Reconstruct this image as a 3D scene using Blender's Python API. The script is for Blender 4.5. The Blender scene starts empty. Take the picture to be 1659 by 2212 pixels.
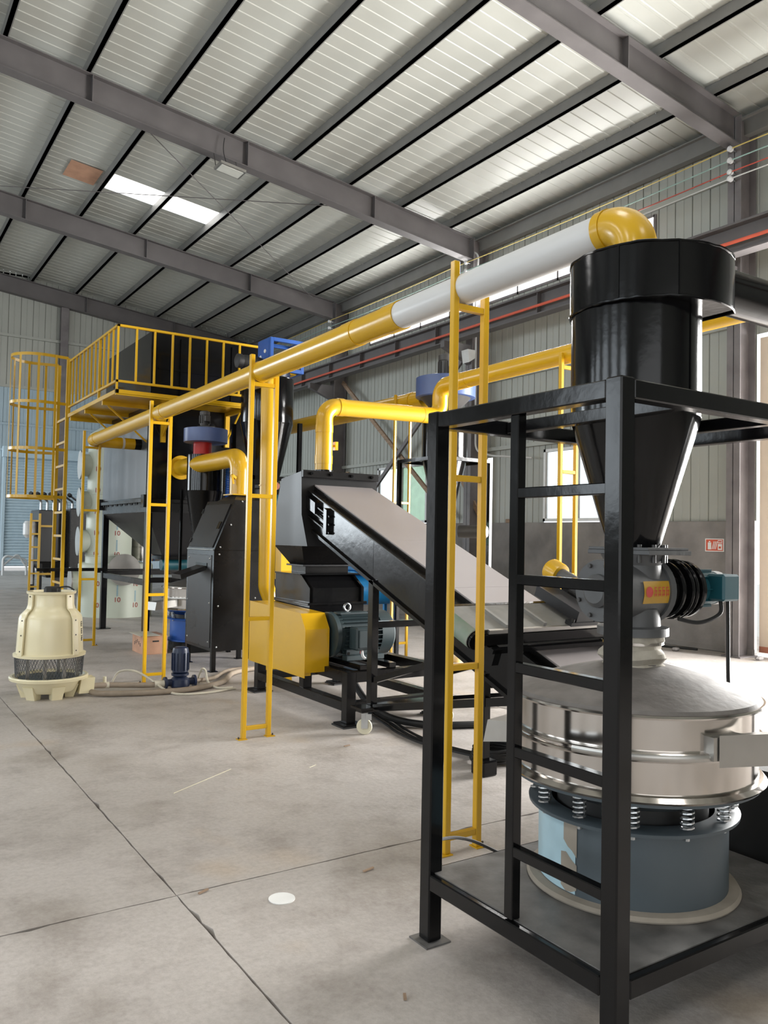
import bpy, math, random
from mathutils import Vector, Matrix
random.seed(7)
scene = bpy.context.scene
col = scene.collection
R = math.radians

# ------------------------------------------------------------------ camera
YAW, PITCH, ROLL, FPX = 0.581988, 0.0327116, 0.0192493, 1754.25
fw = Vector((math.sin(YAW)*math.cos(PITCH), math.cos(YAW)*math.cos(PITCH), math.sin(PITCH)))
rt = Vector((math.cos(YAW), -math.sin(YAW), 0)); up = rt.cross(fw)
rt2 = rt*math.cos(ROLL) + up*math.sin(ROLL); up2 = -rt*math.sin(ROLL) + up*math.cos(ROLL)
cam = bpy.data.cameras.new('camera'); camo = bpy.data.objects.new('camera', cam); col.objects.link(camo)
camo.matrix_world = Matrix(((rt2.x, up2.x, -fw.x, 0), (rt2.y, up2.y, -fw.y, 0), (rt2.z, up2.z, -fw.z, 1.5), (0, 0, 0, 1)))
cam.sensor_fit = 'HORIZONTAL'; cam.sensor_width = 36; cam.lens = FPX/1659*36; cam.clip_start = .05; cam.clip_end = 200
scene.camera = camo
# ------------------------------------------------------------------ world, light, exposure
w = bpy.data.worlds.new('overcast_sky'); scene.world = w; w.use_nodes = True
bg = w.node_tree.nodes['Background']; bg.inputs[0].default_value = (.93, .97, 1, 1); bg.inputs[1].default_value = 3.0
def area(name, loc, rot, sx, sy, power, colr=(1, .985, .96)):
    l = bpy.data.lights.new(name, 'AREA'); l.shape = 'RECTANGLE'; l.size = sx; l.size_y = sy; l.energy = power; l.color = colr
    o = bpy.data.objects.new(name, l); col.objects.link(o); o.location = loc; o.rotation_euler = rot; return o
area('daylight_side_door', (10.9, 3.3, 2.2), (0, R(90), 0), 4.2, 4.6, 6200)
area('daylight_near_gate', (-4, -9.6, 2.6), (R(90), 0, 0), 10, 5.0, 260)
LEFTWIN = [(-5.5, -2.5), (-.5, 2.5), (4.5, 7.5), (9.5, 12.5), (14.5, 17.5)]
for a_, b_ in LEFTWIN: area('daylight_left_window', (-14.7, (a_+b_)/2, 4.4), (0, R(-90), 0), 4.2, b_-a_, 480, (.82, .92, 1))
area('daylight_ribbon_window', (10.35, 12.27, 6.37), (0, R(90), 0), .44, 8.2, 900)
area('daylight_far_hall', (-10, 28.5, 4), (0, R(-90), 0), 5, 9, 4200, (.86, .94, 1))
ROOF_FILLS = [(-7.0, -3.2), (-7.0, 3.0), (-7.0, 9.2), (-7.0, 15.0), (2.2, -3.2), (1.6, 3.0)]   # unseen fill lights added below the closed roof to brighten the floor
for i_, (x_, y_) in enumerate(ROOF_FILLS):
    area('fill_roof_light', (x_, y_, 8.15), (0, 0, 0), 2.2, 1.6, 260 if x_ < 0 else 70)
scene.view_settings.view_transform = 'Standard'; scene.view_settings.look = 'None'
scene.view_settings.exposure = -0.97; scene.view_settings.gamma = 1; scene.view_settings.use_curve_mapping = False
scene.cycles.max_bounces = 8; scene.cycles.diffuse_bounces = 4; scene.cycles.glossy_bounces = 4
scene.cycles.sample_clamp_indirect = 6; scene.cycles.use_denoising = True; scene.cycles.caustics_reflective = False; scene.cycles.caustics_refractive = False

# ------------------------------------------------------------------ materials
M = {}
def mat(name, c, rough=.5, metal=0, var=.12, scale=6, bump=0, bscale=40, coat=0, rvar=.0, emit=0, c2=None, trans=0, alpha=1, spec=.5, dscale=(1, 1, 1)):
    m = bpy.data.materials.new(name); m.use_nodes = True; nt = m.node_tree; N = nt.nodes; L = nt.links
    b = N['Principled BSDF']; b.inputs['Roughness'].default_value = rough; b.inputs['Metallic'].default_value = metal
    b.inputs['Specular IOR Level'].default_value = spec
    if coat: b.inputs['Coat Weight'].default_value = coat; b.inputs['Coat Roughness'].default_value = .12
    tc = N.new('ShaderNodeTexCoord'); mp = N.new('ShaderNodeMapping'); mp.inputs['Scale'].default_value = dscale
    L.new(tc.outputs['Object'], mp.inputs['Vector'])
    nz = N.new('ShaderNodeTexNoise'); nz.inputs['Scale'].default_value = scale; nz.inputs['Detail'].default_value = 5
    L.new(mp.outputs['Vector'], nz.inputs['Vector'])
    rp = N.new('ShaderNodeValToRGB'); rp.color_ramp.elements[0].position = .3; rp.color_ramp.elements[1].position = .7
    d = c2 if c2 else tuple(x*(1-var) for x in c)
    rp.color_ramp.elements[0].color = (*d, 1); rp.color_ramp.elements[1].color = (*c, 1)
    L.new(nz.outputs['Fac'], rp.inputs['Fac']); L.new(rp.outputs['Color'], b.inputs['Base Color'])
    if rvar:
        mr = N.new('ShaderNodeMapRange'); mr.inputs['To Min'].default_value = max(0.02, rough-rvar); mr.inputs['To Max'].default_value = rough+rvar
        L.new(nz.outputs['Fac'], mr.inputs['Value']); L.new(mr.outputs['Result'], b.inputs['Roughness'])
    if bump:
        n2 = N.new('ShaderNodeTexNoise'); n2.inputs['Scale'].default_value = bscale; n2.inputs['Detail'].default_value = 4
        L.new(mp.outputs['Vector'], n2.inputs['Vector'])
        bp = N.new('ShaderNodeBump'); bp.inputs['Strength'].default_value = bump; bp.inputs['Distance'].default_value = .01
        L.new(n2.outputs['Fac'], bp.inputs['Height']); L.new(bp.outputs['Normal'], b.inputs['Normal'])
    if emit:
        b.inputs['Emission Color'].default_value = (*c, 1); b.inputs['Emission Strength'].default_value = emit
    if trans: b.inputs['Transmission Weight'].default_value = trans
    if alpha < 1: b.inputs['Alpha'].default_value = alpha
    M[name] = m; return m

mat('yellow', (.60, .345, .009), .27, var=.07, scale=3, coat=.2, bump=.05, bscale=30)
mat('black', (.005, .005, .0055), .14, var=.3, scale=4, spec=.3, bump=.05, bscale=18, rvar=.06)
mat('black_satin', (.006, .0055, .0055), .27, spec=.24, var=.25, scale=3, bump=.05, bscale=12, rvar=.08)
mat('grey_cover', (.27, .245, .245), .42, var=.07, scale=3, rvar=.05)
mat('dark_panel', (.020, .020, .022), .3, spec=.35, var=.2, scale=2, rvar=.08)
mat('collector_side', (.06, .064, .072), .38, var=.2, scale=1.5, rvar=.08)
mat('hood_black', (.013, .013, .014), .3, spec=.3, var=.25, scale=2, rvar=.06)
mat('stainless', (.56, .525, .49), .14, 1, var=.08, scale=3, rvar=.05)
mat('stainless_dull', (.46, .445, .42), .34, .9, var=.15, scale=5, rvar=.08)
mat('dusty_lid', (.20, .183, .17), .6, .1, scale=9, c2=(.115, .104, .096), bump=.2, bscale=25)
mat('galvanised', (.55, .57, .58), .3, .9, var=.2, scale=8, rvar=.08)
mat('drum_grey', (.072, .092, .106), .5, var=.12, scale=5)
mat('drum_film', (.42, .60, .68), .4, var=.15, scale=9)
mat('valve_grey', (.085, .087, .09), .5, var=.2, scale=10, bump=.1)
mat('fabric', (.45, .41, .34), .9, var=.25, scale=14, bump=.5, bscale=30)
mat('plate', (.19, .183, .176), .45, .1, scale=8, c2=(.06, .057, .054), rvar=.16, bump=.15)
mat('dust', (.33, .29, .24), .9, var=.2, scale=10)
mat('cream', (.82, .74, .50), .3, var=.06, scale=3, coat=.2)
mat('pvc_white', (.60, .60, .595), .33, var=.1, scale=2, dscale=(4, .6, 4))
mat('fan_blue', (.075, .115, .27), .38, var=.12)
mat('bright_blue', (.012, .085, .36), .4, var=.15)
mat('sky_blue', (.02, .30, .70), .35, var=.2)
mat('navy', (.012, .022, .06), .4, var=.2)
mat('teal', (.012, .09, .115), .4, var=.2)
mat('motor_teal', (.028, .045, .05), .42, var=.2)
mat('motor_grey', (.055, .052, .05), .45, var=.2)
mat('red', (.55, .02, .02), .4)
mat('mint', (.30, .52, .45), .5)
mat('tank_pp', (.52, .56, .47), .45, var=.08, scale=2)
mat('print_red', (.55, .06, .05), .6); mat('print_blue', (.13, .33, .48), .6); mat('print_black', (.015, .015, .015), .6)
mat('cardboard', (.55, .31, .20), .8, scale=6, c2=(.42, .235, .15))
mat('wood', (.36, .25, .17), .8, var=.35, scale=4, dscale=(1, 1, 8))
mat('rubber', (.012, .012, .012), .6)
mat('hose_tan', (.32, .26, .20), .7, var=.25, scale=12)
mat('hose_clear', (.62, .58, .48), .35)
mat('caster_white', (.72, .68, .52), .4)
mat('belt_green', (.10, .20, .13), .6, c2=(.25, .24, .22), scale=5)
mat('belt_grey', (.24, .235, .22), .7, c2=(.17, .165, .155), scale=7)
mat('sack', (.85, .62, .22), .6, c2=(.9, .84, .7), scale=9)
mat('copper', (.5, .2, .08), .4, .6)
mat('paper', (.84, .84, .82), .7)
mat('sign_red', (.62, .11, .06), .6)
mat('label_yellow', (.48, .27, .02), .5, scale=20)
mat('rafter', (.125, .115, .115), .55, var=.2, scale=3)
mat('purlin', (.19, .187, .178), .5, var=.15, scale=3)
mat('column', (.19, .175, .175), .55, scale=3, c2=(.12, .108, .11))
mat('roof_sheet', (.50, .51, .47), .40, var=.06, scale=1.5, spec=.5, rvar=.05)
mat('wall_sheet', (.36, .37, .335), .5, var=.08, scale=1.5)
mat('wall_sheet_bluish_lit', (.42, .49, .53), .5, var=.08, scale=1.5)  # bluish daylight of the far hall put into the sheet colour
mat('shutter', (.50, .60, .66), .4, var=.08)
mat('low_wall', (.27, .255, .245), .9, scale=2.2, c2=(.165, .155, .15), bump=.4, bscale=14)
mat('white_frame', (.72, .73, .73), .4)
mat('skylight', (1, .99, .96), .5, emit=9, var=.01)
mat('glass', (.9, .95, .95), .03, trans=1)
mat('glass_green', (.55, .78, .58), .25, trans=.75)
mat('wire_yellow', (.55, .42, .12), .5); mat('wire_red', (.5, .08, .05), .5); mat('wire_white', (.6, .6, .58), .5); mat('wire_green', (.3, .45, .4), .5)
mat('porcelain', (.75, .75, .75), .2)
mat('door_beige', (.72, .60, .48), .5, var=.05)
mat('brick_red', (.42, .16, .10), .8)
mat('outside', (.62, .62, .60), .9, var=.1)
mat('lens', (.62, .63, .58), .25)

def concrete():
    m = bpy.data.materials.new('concrete'); m.use_nodes = True; nt = m.node_tree; N = nt.nodes; L = nt.links; b = N['Principled BSDF']
    tc = N.new('ShaderNodeTexCoord')
    def noise(s, d, r=.6):
        n = N.new('ShaderNodeTexNoise'); n.inputs['Scale'].default_value = s; n.inputs['Detail'].default_value = d; n.inputs['Roughness'].default_value = r
        L.new(tc.outputs['Object'], n.inputs['Vector']); return n
    def ramp(n, p0, c0, p1, c1):
        r = N.new('ShaderNodeValToRGB'); r.color_ramp.elements[0].position = p0; r.color_ramp.elements[1].position = p1
        r.color_ramp.elements[0].color = (*c0, 1); r.color_ramp.elements[1].color = (*c1, 1); L.new(n.outputs['Fac'], r.inputs['Fac']); return r
    def mul(a, bb, f=1):
        x = N.new('ShaderNodeMix'); x.data_type = 'RGBA'; x.blend_type = 'MULTIPLY'; x.inputs[0].default_value = f
        L.new(a, x.inputs[6]); L.new(bb, x.inputs[7]); return x.outputs[2]
    base = ramp(noise(.55, 6), .3, (.405, .372, .345), .72, (.55, .51, .485))
    blot = ramp(noise(2.3, 8, .7), .34, (.66, .64, .62), .52, (1, 1, 1))
    grit = ramp(noise(38, 4, .7), .3, (.84, .83, .82), .6, (1, 1, 1))
    rust = ramp(noise(.9, 3), .60, (1, 1, 1), .78, (1, .88, .72))
    smudge = ramp(noise(1.1, 3, .5), .30, (.70, .67, .62), .42, (1, 1, 1))
    c = mul(mul(mul(base.outputs[0], blot.outputs[0], .75), grit.outputs[0]), rust.outputs[0]); c = mul(c, smudge.outputs[0], .6)
    L.new(c, b.inputs['Base Color'])
    rr = N.new('ShaderNodeMapRange'); rr.inputs['To Min'].default_value = .38; rr.inputs['To Max'].default_value = .75
    L.new(noise(1.4, 5).outputs['Fac'], rr.inputs['Value']); L.new(rr.outputs['Result'], b.inputs['Roughness'])
    bp = N.new('ShaderNodeBump'); bp.inputs['Strength'].default_value = .25; bp.inputs['Distance'].default_value = .01
    L.new(noise(22, 6).outputs['Fac'], bp.inputs['Height']); L.new(bp.outputs['Normal'], b.inputs['Normal'])
    M['concrete'] = m
concrete()

# ------------------------------------------------------------------ mesh helpers
def V(*a): return Vector(a if len(a) > 1 else a[0])
class MB:
    def __init__(s): s.v = []; s.f = []
    def add(s, vs, fs):
        n = len(s.v); s.v += [tuple(x) for x in vs]; s.f += [tuple(i+n for i in f) for f in fs]; return s
    def box(s, x0, x1, y0, y1, z0, z1, ch=0):
        if ch <= 0:
            return s.add([(x0,y0,z0),(x1,y0,z0),(x1,y1,z0),(x0,y1,z0),(x0,y0,z1),(x1,y0,z1),(x1,y1,z1),(x0,y1,z1)],
                         [(0,3,2,1),(4,5,6,7),(0,1,5,4),(1,2,6,5),(2,3,7,6),(3,0,4,7)])
        X = (x0, x1); Y = (y0, y1); Z = (z0, z1); vs = []; idx = {}
        for i in (0, 1):
            for j in (0, 1):
                for k in (0, 1):
                    sx, sy, sz = (ch, -ch)[i], (ch, -ch)[j], (ch, -ch)[k]
                    for a in range(3):
                        p = [X[i]+sx, Y[j]+sy, Z[k]+sz]; p[a] = (X[i], Y[j], Z[k])[a]; idx[i, j, k, a] = len(vs); vs.append(tuple(p))
        fs = []
        def q(*l): fs.append(tuple(idx[t] for t in l))
        q((0,0,0,0),(0,0,1,0),(0,1,1,0),(0,1,0,0)); q((1,0,0,0),(1,1,0,0),(1,1,1,0),(1,0,1,0))
        q((0,0,0,1),(1,0,0,1),(1,0,1,1),(0,0,1,1)); q((0,1,0,1),(0,1,1,1),(1,1,1,1),(1,1,0,1))
        q((0,0,0,2),(0,1,0,2),(1,1,0,2),(1,0,0,2)); q((0,0,1,2),(1,0,1,2),(1,1,1,2),(0,1,1,2))
        for j in (0,1):
            for k in (0,1): q((0,j,k,1),(1,j,k,1),(1,j,k,2),(0,j,k,2))
        for i in (0,1):
            for k in (0,1): q((i,0,k,0),(i,1,k,0),(i,1,k,2),(i,0,k,2))
        for i in (0,1):
            for j in (0,1): q((i,j,0,0),(i,j,1,0),(i,j,1,1),(i,j,0,1))
        for i in (0,1):
            for j in (0,1):
                for k in (0,1): q((i,j,k,0),(i,j,k,1),(i,j,k,2))
        return s.add(vs, fs)
    def bar(s, p0, p1, w, h=None, upv=(0, 0, 1)):
        p0, p1 = V(p0), V(p1); h = h or w; d = (p1-p0).normalized(); u = V(upv)
        if abs(d.dot(u)) > .98: u = V(1, 0, 0)
        a = d.cross(u).normalized()*w/2; b = a.cross(d).normalized()*h/2
        vs = [p0-a-b, p0+a-b, p0+a+b, p0-a+b, p1-a-b, p1+a-b, p1+a+b, p1-a+b]
        return s.add(vs, [(0,3,2,1),(4,5,6,7),(0,1,5,4),(1,2,6,5),(2,3,7,6),(3,0,4,7)])
    def tube(s, pts, r, n=14, caps=True, closed=False):
        pts = [V(p) for p in pts]; k = len(pts); rs = r if isinstance(r, (list, tuple)) else [r]*k
        if closed: tan = [(pts[(i+1) % k]-pts[i-1]).normalized() for i in range(k)]
        else: tan = [(pts[min(i+1, k-1)]-pts[max(i-1, 0)]).normalized() for i in range(k)]
        u = V(0, 0, 1) if abs(tan[0].z) < .9 else V(1, 0, 0)
        u = (u-tan[0]*u.dot(tan[0])).normalized(); vs = []; fs = []
        for i in range(k):
            t = tan[i]; u = (u-t*u.dot(t)).normalized(); b = t.cross(u)
            sc = 1.0
            if not closed and 0 < i < k-1:
                c = (pts[i]-pts[i-1]).normalized().dot(t); sc = 1/max(c, .6)
            for j in range(n):
                a = 2*math.pi*j/n; vs.append(pts[i]+(u*math.cos(a)+b*math.sin(a))*rs[i])
        for i in range(k if closed else k-1):
            for j in range(n):
                i2 = (i+1) % k; fs.append((i*n+j, i*n+(j+1) % n, i2*n+(j+1) % n, i2*n+j))
        if caps and not closed: fs.append(tuple(range(n-1, -1, -1))); fs.append(tuple((k-1)*n+j for j in range(n)))
        return s.add(vs, fs)
    def cyl(s, p0, p1, r0, r1=None, n=24, caps=True): return s.tube([p0, p1], [r0, r0 if r1 is None else r1], n, caps)
    def lathe(s, prof, c=(0, 0, 0), n=40, axis=(0, 0, 1), cap0=True, cap1=True, a0=0, a1=2*math.pi):
        ax = V(axis).normalized(); u = V(1, 0, 0) if abs(ax.z) > .9 else V(0, 0, 1); u = (u-ax*u.dot(ax)).normalized(); b = ax.cross(u); c = V(c)
        full = abs(a1-a0-2*math.pi) < 1e-4; m = n if full else n+1; vs = []; fs = []
        for r, z in prof:
            for j in range(m):
                a = a0+(a1-a0)*j/n; vs.append(c+ax*z+(u*math.cos(a)+b*math.sin(a))*r)
        for i in range(len(prof)-1):
            for j in range(n): fs.append((i*m+j, i*m+(j+1) % m, (i+1)*m+(j+1) % m, (i+1)*m+j))
        if full and cap0: fs.append(tuple(range(n-1, -1, -1)))
        if full and cap1: fs.append(tuple((len(prof)-1)*m+j for j in range(n)))
        return s.add(vs, fs)
    def ring(s, c, R_, r, axis=(0, 0, 1), n=40, m=8):
        ax = V(axis).normalized(); u = V(1, 0, 0) if abs(ax.z) > .9 else V(0, 0, 1); u = (u-ax*u.dot(ax)).normalized(); b = ax.cross(u); c = V(c)
        return s.tube([c+(u*math.cos(2*math.pi*i/n)+b*math.sin(2*math.pi*i/n))*R_ for i in range(n)], r, m, False, True)
    def prism(s, poly, plane, a, b):
        def P(p, t): return {'xy': (p[0], p[1], t), 'xz': (p[0], t, p[1]), 'yz': (t, p[0], p[1])}[plane]
        n = len(poly); vs = [P(p, a) for p in poly]+[P(p, b) for p in poly]
        return s.add(vs, [tuple(range(n-1, -1, -1)), tuple(range(n, 2*n))]+[(i, (i+1) % n, n+(i+1) % n, n+i) for i in range(n)])
    def sphere(s, c, r, n=16, sc=(1, 1, 1)):
        k = n//2; return s.lathe_scaled(c, [(r*math.sin(math.pi*i/k), -r*math.cos(math.pi*i/k)) for i in range(k+1)], n, sc)
    def lathe_scaled(s, c, prof, n, sc):
        t = MB().lathe(prof, (0, 0, 0), n, cap0=False, cap1=False)
        return s.add([(c[0]+v[0]*sc[0], c[1]+v[1]*sc[1], c[2]+v[2]*sc[2]) for v in t.v], t.f)
    def build(s, name, m, parent=None, smooth=True):
        me = bpy.data.meshes.new(name); off = V(0, 0, 0); p = parent
        while p is not None: off += p.location; p = p.parent
        me.from_pydata([tuple(V(v)-off) for v in s.v], [], s.f); me.validate(clean_customdata=False)
        import bmesh
        bm = bmesh.new(); bm.from_mesh(me); bmesh.ops.recalc_face_normals(bm, faces=bm.faces); bm.to_mesh(me); bm.free()
        if smooth: me.shade_smooth(); me.set_sharp_from_angle(angle=R(32))
        me.materials.append(M[m] if isinstance(m, str) else m)
        o = bpy.data.objects.new(name, me); col.objects.link(o); o.parent = parent
        return o
def fillet(pts, rad, seg=7):
    pts = [V(p) for p in pts]; out = [pts[0]]
    for i in range(1, len(pts)-1):
        a = (pts[i-1]-pts[i]); b = (pts[i+1]-pts[i]); la, lb = a.length, b.length; a.normalize(); b.normalize()
        ang = a.angle(b); t = min(rad/math.tan(ang/2), la*.49, lb*.49); rr = t*math.tan(ang/2)
        bis = (a+b).normalized(); cc = pts[i]+bis*(rr/math.sin(ang/2)); s0 = pts[i]+a*t-cc; s1 = pts[i]+b*t-cc; th = s0.angle(s1); axx = s0.cross(s1).normalized()
        for k in range(seg+1): out.append(cc+Matrix.Rotation(th*k/seg, 3, axx) @ s0)
    out.append(pts[-1]); return out
def smoothpath(pts, sub=6):
    P = [V(p) for p in pts]; out = []
    for i in range(len(P)-1):
        p0, p1, p2, p3 = P[max(i-1, 0)], P[i], P[i+1], P[min(i+2, len(P)-1)]
        for k in range(sub):
            t = k/sub; out.append(.5*((2*p1)+(p2-p0)*t+(2*p0-5*p1+4*p2-p3)*t*t+(3*p1-p0-3*p2+p3)*t**3))
    out.append(P[-1]); return out
def tag(o, label=None, cat=None, group=None, kind=None):
    if label: o['label'] = label
    if cat: o['category'] = cat
    if group: o['group'] = group
    if kind: o['kind'] = kind
    return o
def thing(name, loc, label, cat, group=None):
    o = bpy.data.objects.new(name, None); col.objects.link(o); o.location = loc; o.empty_display_size = .1
    return tag(o, label, cat, group)
def struct(name, loc=(0, 0, 0)):
    o = bpy.data.objects.new(name, None); col.objects.link(o); o.location = loc; o['kind'] = 'structure'; return o
def copy_tree(o, parent=None):
    c = o.copy(); col.objects.link(c); c.parent = parent
    for ch in o.children: copy_tree(ch, c)
    return c
def inst(src, name, loc, parent, rot=None):
    o = bpy.data.objects.new(name, src.data); col.objects.link(o); o.parent = parent; o.location = loc
    if rot: o.rotation_euler = rot
    return o
def text_mesh(txt, size, m, name, parent, mw):
    cu = bpy.data.curves.new(name, 'FONT'); cu.body = txt; cu.size = size; cu.extrude = .001; cu.align_x = 'CENTER'; cu.align_y = 'CENTER'
    to = bpy.data.objects.new('tmp', cu); col.objects.link(to); bpy.context.view_layer.update()
    me = bpy.data.meshes.new_from_object(to.evaluated_get(bpy.context.evaluated_depsgraph_get())); bpy.data.objects.remove(to)
    off = V(0, 0, 0); p = parent
    while p is not None: off += p.location; p = p.parent
    me.transform(Matrix.Translation(-off) @ mw); me.materials.clear(); me.materials.append(M[m])
    o = bpy.data.objects.new(name, me); col.objects.link(o); o.parent = parent; return o

# ================================================================== SETTING
XW = 10.3           # face of the right wall
Y0, Y1, YF = -9.0, 23.0, 34.0
XL = -14.3; XR = -2.0   # left wall, ridge
SL = .115
def zsheet(x): return 7.60+SL*(9.33-x) if x >= XR else 7.60+SL*(9.33-XR)-SL*(XR-x)
def zrbot(x): return zsheet(x)-.60
RAFT = (-4.6, 1.0, 6.55, 12.2, 17.55)
# ---- floor of cast slabs with recessed joints
floor = struct('floor')
xs = [XL, -10, -6.2, -2.5, 1.19, 4.95, 8.7, 12.6]; ys = [Y0-3, -5.5, -.6, 3.32, 8.3, 13.3, 18.3, 23.3, 28.6, YF+3]
MB().box(XL-1, 13, Y0-3, YF+3.5, -.3, -.06).build('subbase', 'dust', floor)
def slab(xa, xb, ya, yb):
    rs = random.Random(int(xa*100)+int(ya*37)); per = []
    def edge(p, q):
        L_ = (V(q)-V(p)).length; n_ = max(2, int(L_/.07)); out = []; wv = rs.uniform(0, 6)
        d_ = (V(q)-V(p)).normalized(); nr_ = V(-d_.y, d_.x)
        for k_ in range(n_):
            t_ = k_/n_; g_ = .0015+abs(rs.gauss(0, .0022))+.0022*math.sin(wv+t_*17)**2+(rs.uniform(.006, .018) if rs.random() < .06 else 0)
            pt = V(p)+(V(q)-V(p))*t_+nr_*(g_ if k_ else .003); out.append((pt.x, pt.y))
        return out
    c_ = [(xa, ya), (xb, ya), (xb, yb), (xa, yb)]
    for k_ in range(4): per += edge(c_[k_], c_[(k_+1) % 4])
    n_ = len(per); m_ = MB(); m_.add([(p[0], p[1], 0) for p in per]+[(p[0], p[1], -.055) for p in per], [tuple(range(n_))]+[(k_, n_+k_, n_+(k_+1) % n_, (k_+1) % n_) for k_ in range(n_)])
    return m_
for i in range(len(xs)-1):
    for j in range(len(ys)-1): slab(xs[i], xs[i+1], ys[j], ys[j+1]).build('slab', 'concrete', floor)
MB().box(12.6, 30, -12, 45, -.3, -.02).build('yard', 'outside', floor)
# ---- ceiling: ribbed roof sheet, purlins, rafters
ceil = struct('ceiling')
def roof_sheet(xa, xb, ya, yb):
    prof = []; y = ya; p = .23
    while y < yb-1e-6:
        for dy, dz in ((0, 0), (p*.78, 0), (p*.82, -.009), (p*.96, -.009)):
            if y+dy < yb: prof.append((y+dy, dz))
        y += p
    prof.append((yb, 0)); m = MB(); n = len(prof); vs = []
    for x in (xa, xb): vs += [(x, yy, zsheet(x)+dz) for yy, dz in prof]
    return m.add(vs, [(i, i+1, n+i+1, n+i) for i in range(n-1)])
SKY = (15.35, 16.1)
roof_sheet(6.02, XW+.25, Y0, Y1).build('roof_sheet', 'roof_sheet', ceil)
roof_sheet(XR, 3.8, Y0, Y1).build('roof_sheet', 'roof_sheet', ceil)
roof_sheet(3.8, 6.02, Y0, SKY[0]).build('roof_sheet', 'roof_sheet', ceil)
roof_sheet(3.8, 6.02, SKY[1], Y1).build('roof_sheet', 'roof_sheet', ceil)
roof_sheet(XL-.2, XR, Y0, Y1).build('roof_sheet', 'roof_sheet', ceil)
for x_, y_ in ROOF_FILLS:
    for xa, xb in ((x_-1.1, x_), (x_, x_+1.1)):
        MB().add([(xa, y_-.8, zsheet(xa)-.03), (xb, y_-.8, zsheet(xb)-.03), (xb, y_+.8, zsheet(xb)-.03), (xa, y_+.8, zsheet(xa)-.03)], [(0, 1, 2, 3)]).build('skylight_or_fill_panel', 'skylight', ceil)  # unseen glowing panels added under the unbroken sheet, above the fill lights
for xa, xb in ((3.8, 4.91), (4.91, 6.02)):
    o = MB().add([(xa, SKY[0], zsheet(xa)+.01), (xb, SKY[0], zsheet(xb)+.01), (xb, SKY[1], zsheet(xb)+.01), (xa, SKY[1], zsheet(xa)+.01)], [(0, 1, 2, 3)]).build('skylight_or_fill_panel', 'skylight', ceil)
o = MB().add([(3.15, SKY[0], zsheet(3.15)-.03), (3.72, SKY[0], zsheet(3.72)-.03), (3.72, SKY[1], zsheet(3.72)-.03), (3.15, SKY[1], zsheet(3.15)-.03)], [(0, 1, 2, 3)]).build('patch_panel', 'cardboard', ceil)
k = 0; px_ = 9.36
while px_ > XL+.5:
    z = zsheet(px_)
    mb = MB().box(px_-.03, px_+.03, Y0, Y1, z-.165, z-.008).box(px_-.03, px_+.045, Y0, Y1, z-.165, z-.155)
    mb.build('purlin', 'purlin', ceil)
    if k == 0:   # row of shiny screw heads beside the lowest purlin
        sm = MB(); y = 6.9
        while y < 17:
            sm.sphere((px_-.06, y, z-.03), .012, 6); y += .46
        sm.build('sheet_screw', 'galvanised', ceil)
    px_ -= 1.113; k += 1
def rafter(y):
    m = MB()
    for xa, xb in ((9.9, XR), (XR, XL)):
        za, zb = zrbot(xa), zrbot(xb)
        def slab(w_, d0, d1):
            m.add([(xa, y-w_, za+d0), (xb, y-w_, zb+d0), (xb, y+w_, zb+d0), (xa, y+w_, za+d0), (xa, y-w_, za+d1), (xb, y-w_, zb+d1), (xb, y+w_, zb+d1), (xa, y+w_, za+d1)],
                  [(0,3,2,1),(4,5,6,7),(0,1,5,4),(1,2,6,5),(2,3,7,6),(3,0,4,7)])
        slab(.10, 0, .014); slab(.006, .014, .42); slab(.09, .42, .434)
    o = m.build('rafter', 'rafter', ceil)
    for x in (.3, 2.75, 5.2, 7.65):
        z = zrbot(x); MB().box(x-.006, x+.006, y-.095, y+.095, z+.014, z+.42).build('stiffener', 'rafter', o)
for y in RAFT: rafter(y)
rafter(Y1-.12)
MB().box(XW-.16, XW-.04, Y0, Y1, 7.16, 7.40).box(XW-.22, XW-.04, Y0, Y1, 7.38, 7.40).build('eave_strut', 'purlin', ceil)
for a, b in (((1.6, 17.4), (7.7, 12.3)), ((3.2, 12.3), (9.3, 17.4)), ((1.2, 12.3), (-3.5, 17.4))):
    MB().cyl((a[0], a[1], zsheet(a[0])-.32), (b[0], b[1], zsheet(b[0])-.32), .008, n=6).build('brace_rod', 'rafter', ceil)

# ---- right wall
wr = struct('wall_right')
def ribbed(m, ya, yb, za, zb, x, p=.30, sgn=-1):
    """vertical-rib sheet in the plane x"""
    prof = []; y = math.floor(ya/p)*p
    while y < yb:
        for dy, dx in ((0, 0), (p*.40, 0), (p*.42, .008), (p*.46, .008), (p*.48, 0), (p*.93, 0), (p*.945, .02), (p*.985, .02)):
            t = y+dy
            if ya < t < yb: prof.append((t, dx))
        y += p
    prof = [(ya, 0)]+prof+[(yb, 0)]; n = len(prof)
    vs = [(x+dx, t, za) for t, dx in prof]+[(x+dx, t, zb) for t, dx in prof]
    m.add(vs, [(i, i+1, n+i+1, n+i) for i in range(n-1)])
SILL = 1.84
WINS = [('window_1', 8.90, 10.50, SILL+.02, 3.14, False), ('window_2', 14.0, 15.95, SILL+.02, 3.14, True), ('window_3', 11.90, 12.05, 2.3, 3.1, False)]
RIB = (8.15, 16.4, 6.12, 6.62)
sh = MB()
XS = XW+.02
segs = [6.45, 8.90, 10.50, 11.90, 12.05, 14.0, 15.95, Y1]
for i in range(0, len(segs)-1):
    a, b = segs[i], segs[i+1]; win = [w_ for w_ in WINS if abs(w_[1]-a) < .01]
    if win:
        if win[0][3] > SILL+.05: ribbed(sh, a, b, SILL, win[0][3], XS)
        ribbed(sh, a, b, win[0][4], RIB[2], XS)
    else: ribbed(sh, a, b, SILL, RIB[2], XS)
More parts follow.
